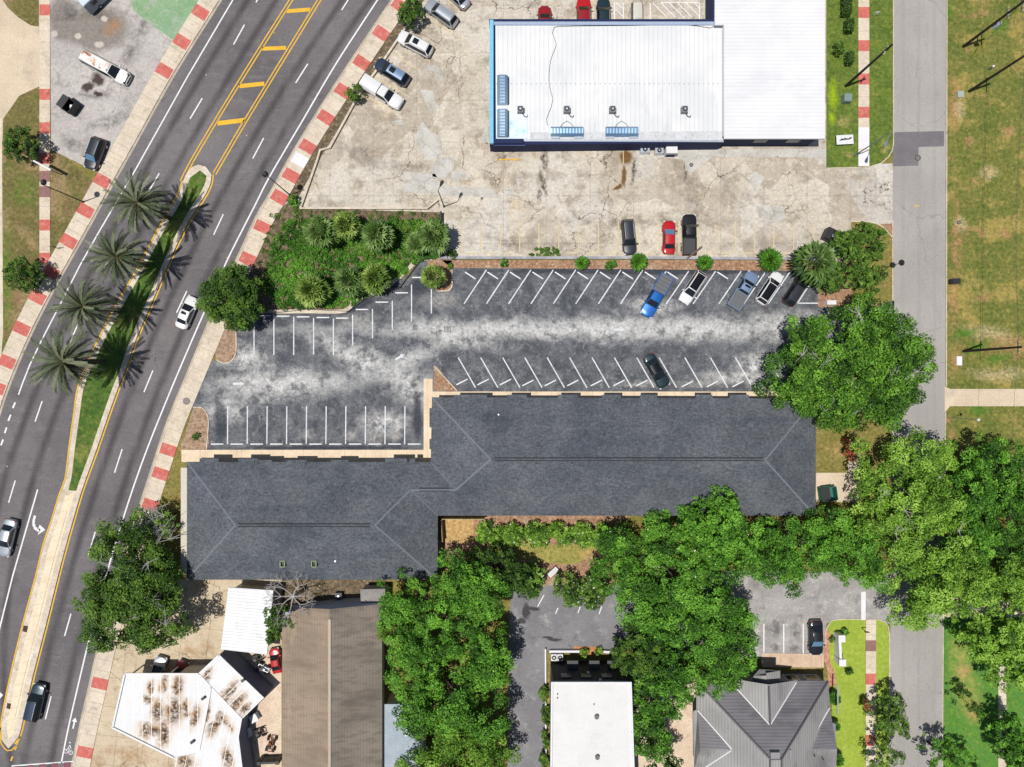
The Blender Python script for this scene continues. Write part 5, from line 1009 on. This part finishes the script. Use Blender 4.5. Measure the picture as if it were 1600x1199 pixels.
for i,(px,py,lb) in enumerate(((93,389,'thin dark sign post by the red sidewalk squares on the left'),(1346,982,'thin black sign post near the corner of the bright lawn'),(1365,26,'white meter post in the verge grass near the top'))):
    p = W(px,py); t = thing('sign_post', (p[0],p[1],0), lb, 'post'); m = MB(); m.cyl((0,0,0),(0,0,1.6-.6*(i == 2)), .05, .05, 8); m.build('pole', blackm if i < 2 else whitep, t, world=False); m = MB(); m.box((0,.02,1.5-.6*(i == 2)), (.6,.05,.5)); m.build('plate', blackm if i < 2 else whitep, t, world=False)
p = W(1523,74); t = thing('guy_wire', (p[0],p[1],0), 'yellow-sleeved guy wire beside the transformer pole', 'guy wire'); q = W(1505,73); m = MB(); m.cyl((-.2,-1.2,0), ((-.2+q[0]-p[0])*.28,-.6,3.2), .05, n=6); m.build('sleeve', yell_p, t, world=False); m = MB(); m.cyl(((-.2+q[0]-p[0])*.28,-.6,3.2), (q[0]-p[0],q[1]-p[1],11), .02, n=5); m.build('wire', wire_m, t, world=False)
p = W(1578,121); t = thing('utility_marker', (p[0]-3.0,p[1]+1.1,0), 'small white domed marker post in the field', 'marker'); m = MB(); m.cyl((0,0,0),(0,0,1.0), .14, .16, 12); m.build('post', greym, t, world=False); m = MB(); m.cyl((0,0,1.0),(0,0,1.12), .18, .1, 12); m.build('cap', whitep, t, world=False)

# ------------------------------------------------------------------ vegetation
rng = np.random.default_rng(5)
def leafmat(name, dark, mid, light, trans=.25):
    m = bpy.data.materials.new(name); m.use_nodes = True; N = NT(m); b = N.n['Principled BSDF']
    a = N.n.new('ShaderNodeAttribute'); a.attribute_name = 'tint'; f = a.outputs['Fac']
    col = N.mix(N.rng(f, 0, .5, 0, 1, False), dark, mid); col = N.mix(N.rng(f, .5, 1, 0, 1, False), col, light)
    N.put(b.inputs['Base Color'], col); b.inputs['Roughness'].default_value = .55; b.inputs['Specular IOR Level'].default_value = .25
    tr = N.n.new('ShaderNodeBsdfTranslucent'); N.put(tr.inputs[0], col); mx = N.n.new('ShaderNodeMixShader'); mx.inputs[0].default_value = trans
    N.l.new(b.outputs[0], mx.inputs[1]); N.l.new(tr.outputs[0], mx.inputs[2]); N.l.new(mx.outputs[0], N.n['Material Output'].inputs[0]); return m
LM = dict(oak=leafmat('oak_leaves', (.014,.042,.006), (.075,.2,.016), (.25,.5,.055)), deep=leafmat('deep_green_leaves', (.01,.028,.006), (.05,.12,.014), (.17,.3,.04)),
    bright=leafmat('yellow_green_leaves', (.035,.09,.01), (.18,.36,.03), (.42,.64,.11)), olive=leafmat('olive_leaves', (.022,.055,.01), (.09,.18,.022), (.24,.4,.06)), mid=leafmat('mid_green_leaves', (.016,.05,.006), (.075,.22,.018), (.24,.52,.055)))
flower_w = solid('white_blossom', (.75,.75,.65), .8); flower_r = solid('red_blossom', (.42,.01,.03), .8); twig_m = solid('bare_twig', lin((176,172,168)), .9)
def qmesh(name, V, mats, tint, mi, parent, nv=4):
    n = len(V)//nv; me = bpy.data.meshes.new(name); me.vertices.add(len(V)); me.vertices.foreach_set('co', V.astype(np.float32).ravel())
    me.loops.add(len(V)); me.loops.foreach_set('vertex_index', np.arange(len(V), dtype=np.int32)); me.polygons.add(n)
    me.polygons.foreach_set('loop_start', np.arange(0, len(V), nv, dtype=np.int32)); me.polygons.foreach_set('loop_total', np.full(n, nv, dtype=np.int32))
    for m in mats: me.materials.append(m)
    me.polygons.foreach_set('material_index', mi.astype(np.int32)); at_ = me.attributes.new('tint', 'FLOAT', 'FACE'); at_.data.foreach_set('value', tint.astype(np.float32))
    me.update(calc_edges=True); o = bpy.data.objects.new(name, me); C.objects.link(o)
    if parent is not None: o.parent = parent
    return o
def norm(a): return a/(np.linalg.norm(a, axis=-1, keepdims=True)+1e-9)
def leaves(centres, radii, n_each, size, up=.8, tilt=.6, flat=.75, ctint=None, fl=0., asp=.55):
    nc = len(centres); k = np.repeat(np.arange(nc), n_each); N_ = len(k)
    d = norm(rng.normal(size=(N_, 3))); d[:, 2] = np.where(d[:, 2] < -.25, -d[:, 2], d[:, 2])
    r = radii[k][:, None]*(rng.uniform(.35, 1.0, (N_, 1))**.5)*rng.uniform(.88,1.15,(N_,1)); pos = centres[k] + d*r*np.array((1,1,flat))
    nrm = norm(d*.7 + np.array((0,0,up)) + rng.normal(size=(N_,3))*tilt); a = norm(np.cross(nrm, rng.normal(size=(N_,3)))); b = np.cross(nrm, a)
    s = size*rng.uniform(.6, 1.35, (N_, 1)); V = np.stack([pos-a*s, pos+b*s*asp-a*s*.1, pos+a*s, pos-b*s*asp+a*s*.1], 1).reshape(-1, 3)
    ct = ctint[k] if ctint is not None else rng.uniform(.2,.8,nc)[k]
    t = np.clip(ct + rng.normal(size=N_)*.2, 0, 1); mi = (rng.uniform(size=N_) < fl).astype(int); return V, t, mi
def limbs(m, base, tips, r0, wob=.25):
    for tp in tips:
        tp = np.array(tp); b = np.array(base, float); mid = b + (tp-b)*.5 + rng.normal(size=3)*wob*np.array((1,1,.4)); q = [b, b+(mid-b)*.5+rng.normal(size=3)*wob*.3, mid, tp]; m.tube(q, [r0, r0*.7, r0*.45, r0*.12], 6)
def tree(name, ctr, r, h, kind, label, cat='tree', group='trees', ell=1., rot=0., lf=.15, dens=1., cr=None, fl=0, flm=None, twigs=0, cz=.55, lobes=None, cover=1., tm=0.):
    """ctr, r in photo px at crown height; trunk below it; lobes = extra crown discs (px offsets) for an uneven outline"""
    zc = h*.72; p = W(ctr[0], ctr[1], zc); rm_ = r*K*(H-zc)/H; t = thing(name, (p[0], p[1], 0), label, cat, group)
    disks = [(0, 0, rm_, rm_*ell)] + [(dx*K, -dy*K, rr*K, rr*K) for dx, dy, rr in (lobes or [])]
    A = sum(math.pi*a*b for _, _, a, b in disks); crr = (cr or min(1.15, max(.45, rm_*.2)))*.82; ncl = int(1.12*cover*A/(crr*crr*1.75)) + 5; cs = []; rs = []; w = np.array([a*b for _,_,a,b in disks]); w = w/w.sum()
    for _ in range(ncl):
        dx, dy, a, b = disks[rng.choice(len(disks), p=w)]; u = math.sqrt(rng.uniform())*.93; th = rng.uniform(0, 2*math.pi); x, y = u*a*math.cos(th), u*b*math.sin(th)
        top = h - (h-zc)*1.5*(u**2.2) - rng.uniform(0, .36)*h*.6 - (.0 if rng.uniform() < .7 else h*.2); cs.append((dx+x*math.cos(rot)-y*math.sin(rot), dy+x*math.sin(rot)+y*math.cos(rot), max(top-crr*.6, h*.22))); rs.append(crr*rng.uniform(.5, 1.35))
    cs = np.array(cs); rs = np.array(rs); zt = (cs[:, 2]-cs[:, 2].min())/(np.ptp(cs[:, 2])+1e-6)
    ct = np.clip(.28+.44*rng.uniform(size=len(cs)) + rng.normal(size=len(cs))*.17 + tm, 0, 1)
    n = (dens*125*(rs/.9)**2*(.15/lf)**1.6).astype(int)+12
    V_, T, M = leaves(cs, rs, n, lf, ctint=ct, fl=fl); qmesh('crown', V_, [LM[kind], flm or flower_w], T, M, t)
    m = MB(); m.tube([(0,0,0), (rng.normal()*.1,rng.normal()*.1,h*.25), (0,0,h*.42)], [max(.09, rm_*.07), max(.07, rm_*.055), max(.06, rm_*.05)], 10)
    idx = rng.choice(len(cs), min(len(cs), 10 if rm_ > 2 else 5), replace=False); limbs(m, (0,0,h*.4), [cs[i]-(0,0,.2) for i in idx], max(.05, rm_*.035)); m.build('trunk', trunk_m, t, True, world=False)
    if twigs:
        for _ in range(twigs):
            m = MB(); c0 = cs[rng.integers(len(cs))]+(0,0,crr*.5); c0[2] = max(c0[2], h*.75)
            for k in range(7): e = c0+rng.normal(size=3)*np.array((1.0,1.0,.35)); e[2] = abs(e[2]-c0[2])*.5+c0[2]; m.tube([c0, (c0+e)/2+rng.normal(size=3)*.15, e], [.045,.03,.012], 4); f_ = (c0+e)/2+rng.normal(size=3)*.3; m.tube([(c0+e)/2, f_+(e-c0)*.3], [.025,.01], 4)
            m.build('bare_branch', twig_m, t, world=False)
    return t
# ---- big broadleaf trees
tree('round_tree', (354,462), 50, 7, 'deep', 'round dark green tree standing over the sidewalk by the car park entrance', lobes=[(-20,10,25),(18,22,28),(10,-24,26)], lf=.13, cover=1.7, tm=.05)
tree('live_oak', (1345,566), 98, 11, 'oak', 'very large live oak reaching over the side street and the end of the car park', ell=.92, lobes=[(-75,12,50),(-95,40,28),(72,0,50),(30,62,42),(-30,56,42),(-68,-34,36),(-55,40,42),(20,-56,42),(60,40,38),(60,-35,36)], twigs=12, lf=.15, cr=1.25, cover=1.15)
tree('live_oak', (208,925), 66, 10, 'deep', 'large live oak leaning over the main road beside the long grey roof', ell=1.0, lobes=[(-50,60,34),(-55,10,36),(-30,-65,38),(25,60,34),(62,50,24),(-10,-85,24),(20,-10,40),(-25,20,40)], twigs=7, lf=.15, tm=.15, cover=1.35)
tree('oak_tree', (690,972), 72, 10, 'mid', 'big dense green tree left of the service drive, the upper of two', lobes=[(-60,-30,40),(58,-36,42),(55,42,42),(-40,50,45),(20,-60,42),(-70,10,26),(70,75,24)], lf=.14, tm=.02, cr=1.0)
tree('oak_tree', (708,1095), 70, 10, 'mid', 'big green tree below the upper one beside the service drive', lobes=[(-60,-40,40),(55,-50,36),(48,30,36),(-50,20,38)], lf=.15, tm=.02)
tree('oak_tree', (715,1190), 78, 9, 'bright', 'yellow-green tree cut by the bottom edge left of the service drive', lobes=[(-60,10,34),(50,0,40),(0,-30,40)], lf=.14, tm=-.22)
tree('magnolia_tree', (770,895), 42, 7, 'deep', 'dark tree casting shade at the lower left of the courtyard', lobes=[(-45,8,26),(38,8,26),(56,25,20)], lf=.15, tm=-.12)
tree('crepe_myrtle', (832,905), 22, 4.5, 'bright', 'small yellow-green flowering tree at the top of the service drive', fl=.02, lf=.12)
tree('crepe_myrtle', (887,920), 24, 4.5, 'olive', 'small white-flowered tree at the drive edge, left of its pair', fl=.03, lf=.13, lobes=[(8,14,16)])
tree('crepe_myrtle', (930,925), 24, 4.5, 'olive', 'small white-flowered tree at the drive edge, nearer the big trees', fl=.03, lf=.13, lobes=[(-4,12,18)])
tree('camphor_tree', (1040,890), 82, 9, 'mid', 'wide green tree overlapping the lower eave of the long grey roof', lobes=[(-70,10,34),(-70,-35,26),(75,-55,44),(95,-85,22),(100,-20,44),(60,40,40),(-30,50,45),(5,-42,40)], lf=.14, fl=.003, tm=.02)
tree('camphor_tree', (1120,830), 46, 10, 'mid', 'pointed green tree whose top stands over the long grey roof', lobes=[(14,-38,24),(-20,-20,26),(30,24,34)], lf=.14, tm=.08)
tree('oak_tree', (1112,1000), 74, 10, 'mid', 'dense green tree beside the three marked bays near the grey-roofed house', lobes=[(-60,-10,50),(35,20,44),(-70,50,40),(10,50,40),(-80,-40,44),(30,-40,40)], lf=.14, tm=-.02)
tree('oak_tree', (1000,1020), 40, 9, 'deep', 'dark green tree crowding the black end wall of the two-storey building', lobes=[(-18,12,24),(20,20,34)], lf=.13, tm=.05)
tree('oak_tree', (1030,1095), 50, 9, 'mid', 'green tree overhanging the right edge of the white flat roof', lobes=[(-20,35,32),(-5,65,32),(45,-20,30),(-5,-30,34),(5,95,30)], lf=.14, tm=-.14)
tree('oak_tree', (1265,860), 66, 9, 'mid', 'green tree below the right end of the long grey roof', ell=.85, lobes=[(-65,0,44),(60,0,48),(-30,34,34),(85,30,38),(40,-25,36)], lf=.14, tm=.0)
tree('maple_tree', (1425,790), 76, 10, 'bright', 'bright yellow-green tree over the side street below the big oak', lobes=[(-40,-65,36),(30,-70,40),(50,-10,40),(55,70,55),(-20,75,46),(-45,10,40),(20,130,42),(75,120,48),(10,155,34)], twigs=4, lf=.15, fl=.0, tm=.0, cover=1.05)
tree('oak_tree', (1565,800), 62, 10, 'mid', 'dark green tree at the right edge right of the bright yellow-green tree', lobes=[(-40,-30,40),(-30,40,44),(40,20,60),(-10,-70,36),(30,-50,50)], lf=.15, tm=-.05)
tree('maple_tree', (1570,905), 60, 9, 'bright', 'yellow-green tree at the right edge above the green lawn', lobes=[(-40,10,40),(40,0,50),(-70,-10,30)], lf=.15, tm=-.15, twigs=2)
tree('maple_tree', (1560,1005), 46, 8, 'bright', 'bright leafy tree at the right edge over the garden walk', lobes=[(-30,-14,24),(40,20,44),(20,45,30),(50,-20,40)], lf=.17, tm=-.05)
tree('maple_tree', (1592,1165), 34, 7, 'mid', 'bright green tree cut by the lower right corner', lobes=[(-14,-24,22),(10,20,30)], lf=.15)
tree('street_tree', (1393,1118), 26, 6, 'olive', 'small grey-green street tree by the lower side street', lobes=[(14,18,20),(-14,10,16),(6,-20,14)], lf=.11, cover=.8)
tree('street_tree', (1390,1182), 28, 6, 'olive', 'thin twiggy street tree at the bottom edge by the side street', lobes=[(-16,10,16)], lf=.11, cover=.55, twigs=2)
tree('street_tree', (1480,1185), 30, 6, 'mid', 'street tree at the bottom edge on the right side of the side street', lobes=[(30,10,20)], lf=.12, cover=.8)
tree('leafless_tree', (1517,1100), 16, 6, 'deep', 'small dark sparse tree on the sandy patch of the right lawn', lf=.1, cover=.6)
tree('red_crepe_myrtle', (1357,1107), 8, 3.2, 'olive', 'small red-flowered tree over the lower sidewalk', fl=.5, flm=flower_r, lf=.09, cr=.35)
tree('red_crepe_myrtle', (1334,708), 12, 3.4, 'olive', 'small red-flowered tree right of the long grey roof', fl=.5, flm=flower_r, lf=.1, cr=.4, lobes=[(0,-14,8)])
tree('holly_tree', (28,221), 27, 5, 'deep', 'dark round tree at the left edge above the brown grass', lf=.12, lobes=[(-8,10,18)])
tree('holly_tree', (28,426), 29, 5, 'deep', 'dark round tree at the left edge below the leaning lamp', lf=.12, tm=.02, lobes=[(12,6,18)])
tree('small_tree', (641,12), 21, 4.5, 'deep', 'small green tree between the sidewalk and the silver crossover', lf=.12, lobes=[(-6,12,14)], tm=.1)
tree('small_tree', (553,143), 14, 3, 'deep', 'small green tree beside the white pickup with the camper shell', lf=.11, tm=.1)
tree('small_tree', (1320,378), 22, 5, 'deep', 'green oak right of the black dumpster and the fan palm', lf=.13, tm=.15, lobes=[(14,-6,14)])
tree('small_tree', (1300,432), 26, 5, 'deep', 'low green tree below the large fan palm', lf=.13, tm=.1, lobes=[(-8,8,14)])
tree('small_tree', (1338,408), 26, 5.5, 'olive', 'green tree in the middle of the corner planting', lf=.13, lobes=[(8,24,20),(-4,-22,14)])
tree('small_tree', (1356,362), 18, 4.5, 'olive', 'green tree at the top of the corner planting', lf=.13, lobes=[(18,6,12),(-10,10,10)])
tree('small_tree', (1374,392), 15, 4, 'olive', 'small green tree near the side street kerb in the corner planting', lf=.12, lobes=[(-14,6,9)])
tree('small_tree', (1372,428), 17, 4, 'olive', 'small green tree beside the short black lamp post', lf=.12, lobes=[(-16,10,12),(-4,22,10)])
tree('sparse_tree', (250,812), 24, 6, 'olive', 'sparse grey-twigged tree at the left end of the long grey roof', lf=.11, cover=.5, twigs=14, lobes=[(16,16,16),(-12,16,14)])
tree('yard_tree', (432,968), 26, 5, 'olive', 'dark olive tree under the bare branches beside the white shed', lf=.12, cover=.8, lobes=[(-6,26,14),(22,2,16)], tm=-.15)
# small shrubs
for px, py, r, h, k, lb in ((788,411,6,1.2,'mid','small green shrub in the bark bed nearest the parking palm'),(955,414,8,1.4,'mid','small shrub in the bark bed between two spiky plants'),(703,416,4,.9,'olive','tiny shrub at the kerb corner beside the parking palm'),(706,396,8,1.2,'deep','small weed shrub at the wall end beside the overgrown plot'),(457,312,9,2,'mid','small shrub at the foot of the lamp above the overgrown plot'),(305,682,5,.9,'deep','small shrub in the gravel bed by the beige walk'),(1312,73,11,2,'olive','rounded grey-green bush on the store verge'),(1328,1050,6,1.1,'deep','small dark shrub in the ring of mulch on the bright lawn'),(1322,990,6,1.2,'mid','dark shrub beside the white sign wall'),(1302,1000,4,1,'olive','brown shrub beside the black sedan'),(913,1022,7,1.3,'bright','yellow-green shrub in the orange bed, left one'),(935,1020,6,1.3,'bright','yellow-green shrub in the orange bed, right one')):
    tree('shrub', (px,py), r, h, k, lb, 'shrub', 'shrubs', lf=.09, cr=.3)
def hedge(name, px0, py0, px1, py1, h, label, kind='deep'):
    a, b = W(px0,py0), W(px1,py1); c = ((a[0]+b[0])/2, (a[1]+b[1])/2); w, l = abs(a[0]-b[0]), abs(a[1]-b[1]); t = thing(name, (c[0],c[1],0), label, 'hedge', 'hedges')
    n = int((w*l+2*h*(w+l))*75); f = rng.uniform(size=n); pos = np.stack([rng.uniform(-w/2,w/2,n), rng.uniform(-l/2,l/2,n), np.full(n, h)+rng.normal(size=n)*.05], 1)
    s = f < .55; side = rng.integers(0, 4, n); pos[s & (side == 0), 0] = -w/2; pos[s & (side == 1), 0] = w/2; pos[s & (side == 2), 1] = -l/2; pos[s & (side == 3), 1] = l/2; pos[s, 2] = rng.uniform(.05, h, s.sum())
    V_, T, M = leaves(pos, np.full(n, .08), np.full(n, 1), .1, ctint=np.clip(rng.normal(size=n)*.15+.45, 0, 1)); qmesh('foliage', V_, [LM[kind], flower_w], T, M, t); m = MB(); m.box((0,0,h/2-.03), (w*.85,l*.85,h-.1)); m.build('twiggy_core', solid('hedge_core', (.015,.03,.01), .9) if 'hedge_core' not in bpy.data.materials else bpy.data.materials['hedge_core'], t, world=False)
hedge('clipped_hedge', 1312, -30, 1325, 28, 1.3, 'long clipped hedge block at the top of the store verge')
hedge('clipped_hedge', 1317, 36, 1328, 54, 1.3, 'square clipped hedge below the long hedge block')
hedge('clipped_hedge', 1318, 87, 1328, 104, 1.2, 'small clipped hedge below the grey-green bush')
for i, (px, py) in enumerate(((850,1085),(853,1120),(852,1158),(850,1190))): tree('climbing_plant', (px,py), 7, 1.6, 'olive', 'leafy plant on the thin pale wall by the service drive, %s from the top' % ORD[i], 'plant', 'plants along the thin wall', lf=.13, cr=.35, lobes=[(0,-8,5),(1,8,5)])
# crepe myrtle hedge row in the courtyard
for i, (px, py, r) in enumerate(((762,836,20),(800,838,19),(838,838,20),(876,836,19),(912,838,20),(942,842,22))):
    tree('flowering_shrub', (px,py), r, 2.6, 'bright', 'white-flowered yellow-green shrub, %s from the left in the courtyard row' % ORD[i], 'shrub', 'flowering shrubs along the courtyard', lf=.12, fl=.012, tm=-.12, cr=.5, lobes=[(10,6,12),(-10,-4,12)])
# ---- bare tree
p = W(468,930,2); t = thing('bare_tree', (p[0],p[1],0), 'leafless grey tree spreading branches over the end of the brown hall', 'tree', 'trees'); m = MB(); m.tube([(0,0,0),(-.3,.1,2.),(-.5,.2,3.2)], [.22,.18,.14], 8); m.build('trunk', twig_m, t, world=False)
m = MB()
def grow(p, d, L, r, n):
    q = p+d*L; m.tube([p, (p+q)/2+rng.normal(size=3)*L*.08, q], [r, r*.8, r*.6], 5)
    if n:
        for _ in range(3 if n > 1 else 4):
            dd = norm(d+rng.normal(size=3)*np.array((.75,.75,.35))+(0,0,.08)); grow(q, dd, L*rng.uniform(.6,.85), r*.55, n-1)
for a in (10, 60, 130, 175, 215, 265, 320): grow(np.array((-.5,.2,3.1)), norm(np.array((math.cos(R(a)), math.sin(R(a)), .45))), 1.6, .1, 3)
m.build('crown', twig_m, t, world=False)
# ---- palms
def fronds(n, L, petiole, kind, seg=16, leaflet=.42, elev=(70,-35), droop=1.0, width=.05):
    V_ = []; T = []
    for i in range(n):
        az = i*2.39996 + rng.uniform(-.15,.15); u = i/n; e0 = R(elev[0] + (elev[1]-elev[0])*u + rng.uniform(-6,6)); Lf = L*rng.uniform(.85,1.08)*(1-.1*(u < .15)); dirh = np.array((math.cos(az), math.sin(az), 0)); side = np.array((-math.sin(az), math.cos(az), 0))
        pos = np.array((0,0,0.)); tt = np.clip(rng.normal()*.22 + .6-.3*u, 0, 1); pts = [pos]; e = e0
        for k in range(seg): d = dirh*math.cos(e)+np.array((0,0,1))*math.sin(e); pos = pos+d*Lf/seg; pts.append(pos); e -= R(droop*(2.5+3.5*k/seg))
        for k in range(seg):
            a, b = pts[k], pts[k+1]; d = norm(b-a); w = .035*(1-k/seg)+.012; V_ += [a-side*w, b-side*w, b+side*w, a+side*w]; T.append(max(0, tt-.1))
            if k/seg < petiole: continue
            for s_ in (0, .5):
                pp = a+(b-a)*s_; ll = leaflet*(1-.75*abs((k+s_)/seg-.5)**1.5*1.6)*rng.uniform(.8,1.15)
                for sg in (-1, 1):
                    q = norm(side*sg*.62+d*.9+np.array((0,0,.12+rng.normal()*.12))); tip = pp+q*ll-np.array((0,0,.06*ll)); wv = d*width*.5; V_ += [pp-wv, pp+q*ll*.5-wv*1.1, tip, pp+q*ll*.5+wv*1.1]; T.append(np.clip(tt+rng.normal()*.1, 0, 1))
    return np.array(V_), np.array(T)
LM['date'] = leafmat('date_palm_fronds', (.02,.028,.012), (.065,.09,.04), (.24,.26,.16), .1); LM['fan'] = leafmat('fan_palm_leaves', (.02,.05,.01), (.09,.17,.03), (.34,.46,.16), .15); LM['fanyg'] = leafmat('yellowish_fan_leaves', (.03,.06,.01), (.13,.22,.03), (.4,.5,.13), .15)
orange_m = solid('orange_fruit_stalk', lin((176,118,56)), .8)
dp = W(500, 500); V_, T = fronds(76, 4.4, .1, 'date', leaflet=.44, width=.14, elev=(72,-42)); proto = None
for i, (px, py) in enumerate(((217,318),(177,399),(131,476),(103,562))):
    h = 8.0; p = W(px, py, h)
    lb = ['date palm on the grass median nearest the rounded end','second date palm down the grass median','third date palm down the grass median','lowest date palm on the grass median'][i]
    if proto is None:
        t = proto = thing('date_palm', (p[0],p[1],.13), lb, 'palm tree', 'date palms on the median'); q = qmesh('crown', V_+np.array((0,0,h)), [LM['date'], flower_w], T, np.zeros(len(T)), t)
        m = MB(); prof = [(0,.36)] + [(z, .26+.03*(k%2)) for k, z in enumerate(np.arange(.5, h-.6, .28))] + [(h-.5,.42),(h,.3)]
        for (z0, r0), (z1, r1) in zip(prof, prof[1:]): m.cyl((0,0,z0),(0,0,z1), r0, r1, 12, cap=False)
        m.build('trunk', surf('palm_trunk', lin((122,100,78)), lin((86,70,56)), 3, fine=.3, coord='obj'), t, world=False)
        m = MB()
        for k in range(16): a = k*2.4; m.tube([(0,0,h), (.35*math.cos(a),.35*math.sin(a),h+.35), (.9*math.cos(a),.9*math.sin(a),h+.28)], [.06,.05,.09], 5)
        m.build('fruit_stalks', orange_m, t, world=False)
    else: t = copy_tree(proto); t.location = (p[0],p[1],.13); t['label'] = lb
    t.rotation_euler = (0,0,R(40*i)); s = (1, .93, .97, 1.07)[i]; t.scale = (s,s,(1,.95,1.0,1.04)[i]); t.rotation_euler = (R((0,2,-2,1)[i]), R((0,-2,1,2)[i]), R((0,100,215,310)[i]))
def fanleaf(n, R_, kind, elev=(80,-40), pet=.5):
    V_ = []; T = []
    for i in range(n):
        az = i*2.39996+rng.uniform(-.2,.2); u = i/n; e = R(elev[0]+(elev[1]-elev[0])*u+rng.uniform(-8,8)); d = np.array((math.cos(az)*math.cos(e), math.sin(az)*math.cos(e), math.sin(e))); side = np.array((-math.sin(az), math.cos(az), 0)); up = np.cross(side, d); up = up if up[2] > 0 else -up
        c = d*R_*pet*rng.uniform(.8,1.15); V_ += [-side*.02, c-side*.02, c+side*.02, side*.02]; tt = np.clip(.65-.4*u+rng.normal()*.15, 0, 1); T.append(tt); ns = 11
        for k in range(ns):
            a = R(-85+170*k/(ns-1)); q = norm(d*math.cos(a)+side*math.sin(a)+up*.12*((k%2)*2-1)); ll = R_*(1-pet)*rng.uniform(.85,1.12)*(1 if abs(a) < 1.2 else .85); wv = norm(np.cross(q, up))*ll*.10; tip = c+q*ll-np.array((0,0,ll*.28)); md = c+q*ll*.6
            V_ += [c-wv*.25, md-wv, tip, md+wv]; T.append(np.clip(tt+rng.normal()*.1, 0, 1))
    return np.array(V_), np.array(T)
fan_protos = {}
def fanpalm(px, py, r, h, label, kind='fan', group='fan palms', name='cabbage_palm', n=26, cat='palm tree'):
    p = W(px, py, h); rr = r*K*(H-h)/H; key = (kind, n, round(h*2)); t = thing(name, (p[0],p[1],0), label, cat, group, R(rng.uniform(0,360)))
    V_, T = fanleaf(n, rr*1.08, kind, pet=.5 if h > 1.5 else .25, elev=(82,-40) if h > 1.5 else (80,0)); qmesh('crown', V_+np.array((0,0,h)), [LM[kind], flower_w], T, np.zeros(len(T)), t)
    m = MB(); m.tube([(0,0,0),(0,0,h*.5),(0,0,h)], [.2,.17,.2] if h > 2 else [.12,.1,.1], 10); m.build('trunk', bpy.data.materials['palm_trunk'], t, world=False); return t
for px, py, r, h, lb, k in ((677,432,21,3.2,'neat round fan palm in the kerbed corner of the car park','fanyg'),(1272,410,36,4.5,'large fan palm with pale ribs at the right end of the low wall','fan'),(500,362,27,4,'fan palm in the upper left of the overgrown plot','fan'),(540,352,24,3.6,'fan palm in the overgrown plot, second along its upper side','fanyg'),(588,368,27,4,'fan palm in the middle of the upper side of the overgrown plot','fan'),(678,370,28,4,'fan palm at the right end of the overgrown plot','fan'),(652,380,20,3,'smaller fan palm touching the right end palm of the plot','fan'),(487,455,28,3.4,'bright fan palm at the lower left of the overgrown plot','fanyg'),(546,440,26,3.2,'fan palm at the lower middle of the overgrown plot','fan'),(586,436,26,3.2,'fan palm near the slanting kerb of the overgrown plot','fanyg'),(610,985-0,22,4.5,'pale fan palm poking out between the brown hall and the big oak','fanyg')):
    fanpalm(px, py, r, h, lb, k)
for px, py, r, lb in ((909,411,12,'spiky palm shrub in the bark bed, leftmost'),(998,409,16,'spiky palm shrub in the bark bed by the charcoal wagon'),(1101,411,14,'spiky palm shrub in the bark bed below the black pickup'),(1203,408,21,'largest spiky palm shrub in the bark bed by the slate blue pickup'),(1304,1092,11,'palm shrub beside the right wall of the grey-roofed house, upper'),(1306,1135,8,'palm shrub beside the right wall of the grey-roofed house, middle'),(1309,1187,11,'palm shrub beside the right wall of the grey-roofed house, lower')):
    fanpalm(px, py, r, 1.4, lb, 'mid', 'palm shrubs', 'palm_shrub', 20, 'palm shrub')
# ---- uncountable undergrowth of the overgrown plot and its vines
def inside(P, poly):
    x, y = P[:, 0], P[:, 1]; c = np.zeros(len(P), bool); n = len(poly)
    for i in range(n):
        (x0, y0), (x1, y1) = poly[i], poly[(i+1) % n]; c ^= ((y0 > y) != (y1 > y)) & (x < (x1-x0)*(y-y0)/(y1-y0+1e-9)+x0)
    return c
def undergrowth(name, poly, n, hmax, kind, label, cl=.5, lf=.13, tm=0.):
    poly = [W2(p) for p in poly]; a = np.array(poly); P = rng.uniform(a.min(0), a.max(0), (n*2, 2)); P = P[inside(P, poly)][:n]
    cs = np.column_stack([P, hmax*(.15+.5*rng.uniform(size=len(P))*(.4+.6*np.sin(P[:,0]*.9)*np.cos(P[:,1]*.7)))]); cs[:, 2] = np.maximum(cs[:, 2], .08)
    V_, T, M = leaves(cs, rng.uniform(.3,.9,len(cs))*cl, np.full(len(cs), 34), lf, ctint=np.clip(.45+.25*np.sin(P[:,0]*.5+1)*np.cos(P[:,1]*.6)+rng.normal(size=len(P))*.12+tm, 0, 1)); o = qmesh(name, V_, [LM[kind], flower_w], T, M, None); tag(o, label, cat='undergrowth', kind='stuff')
undergrowth('undergrowth', [(450,345),(690,345),(688,402),(655,408),(610,445),(550,478),(440,484),(415,450),(425,385)], 1700, .8, 'mid', 'tangled green vines and weeds filling the fenced plot', tm=-.02)
undergrowth('low_weeds', [(425,330),(460,325),(690,335),(690,350),(470,352),(425,400),(430,480),(405,490),(398,420)], 260, .6, 'olive', 'low weeds along the edges of the fenced plot', lf=.1)
undergrowth('wild_scrub', [(470,350),(660,350),(640,400),(560,400),(540,380),(470,390)], 320, 1.1, 'olive', 'taller yellow-green scrub along the upper side of the fenced plot', tm=.15)
undergrowth('kerb_weeds', [(832,390),(870,386),(876,400),(826,400)], 50, .4, 'olive', 'weeds growing through the concrete above the long low wall', lf=.09, cl=.35)
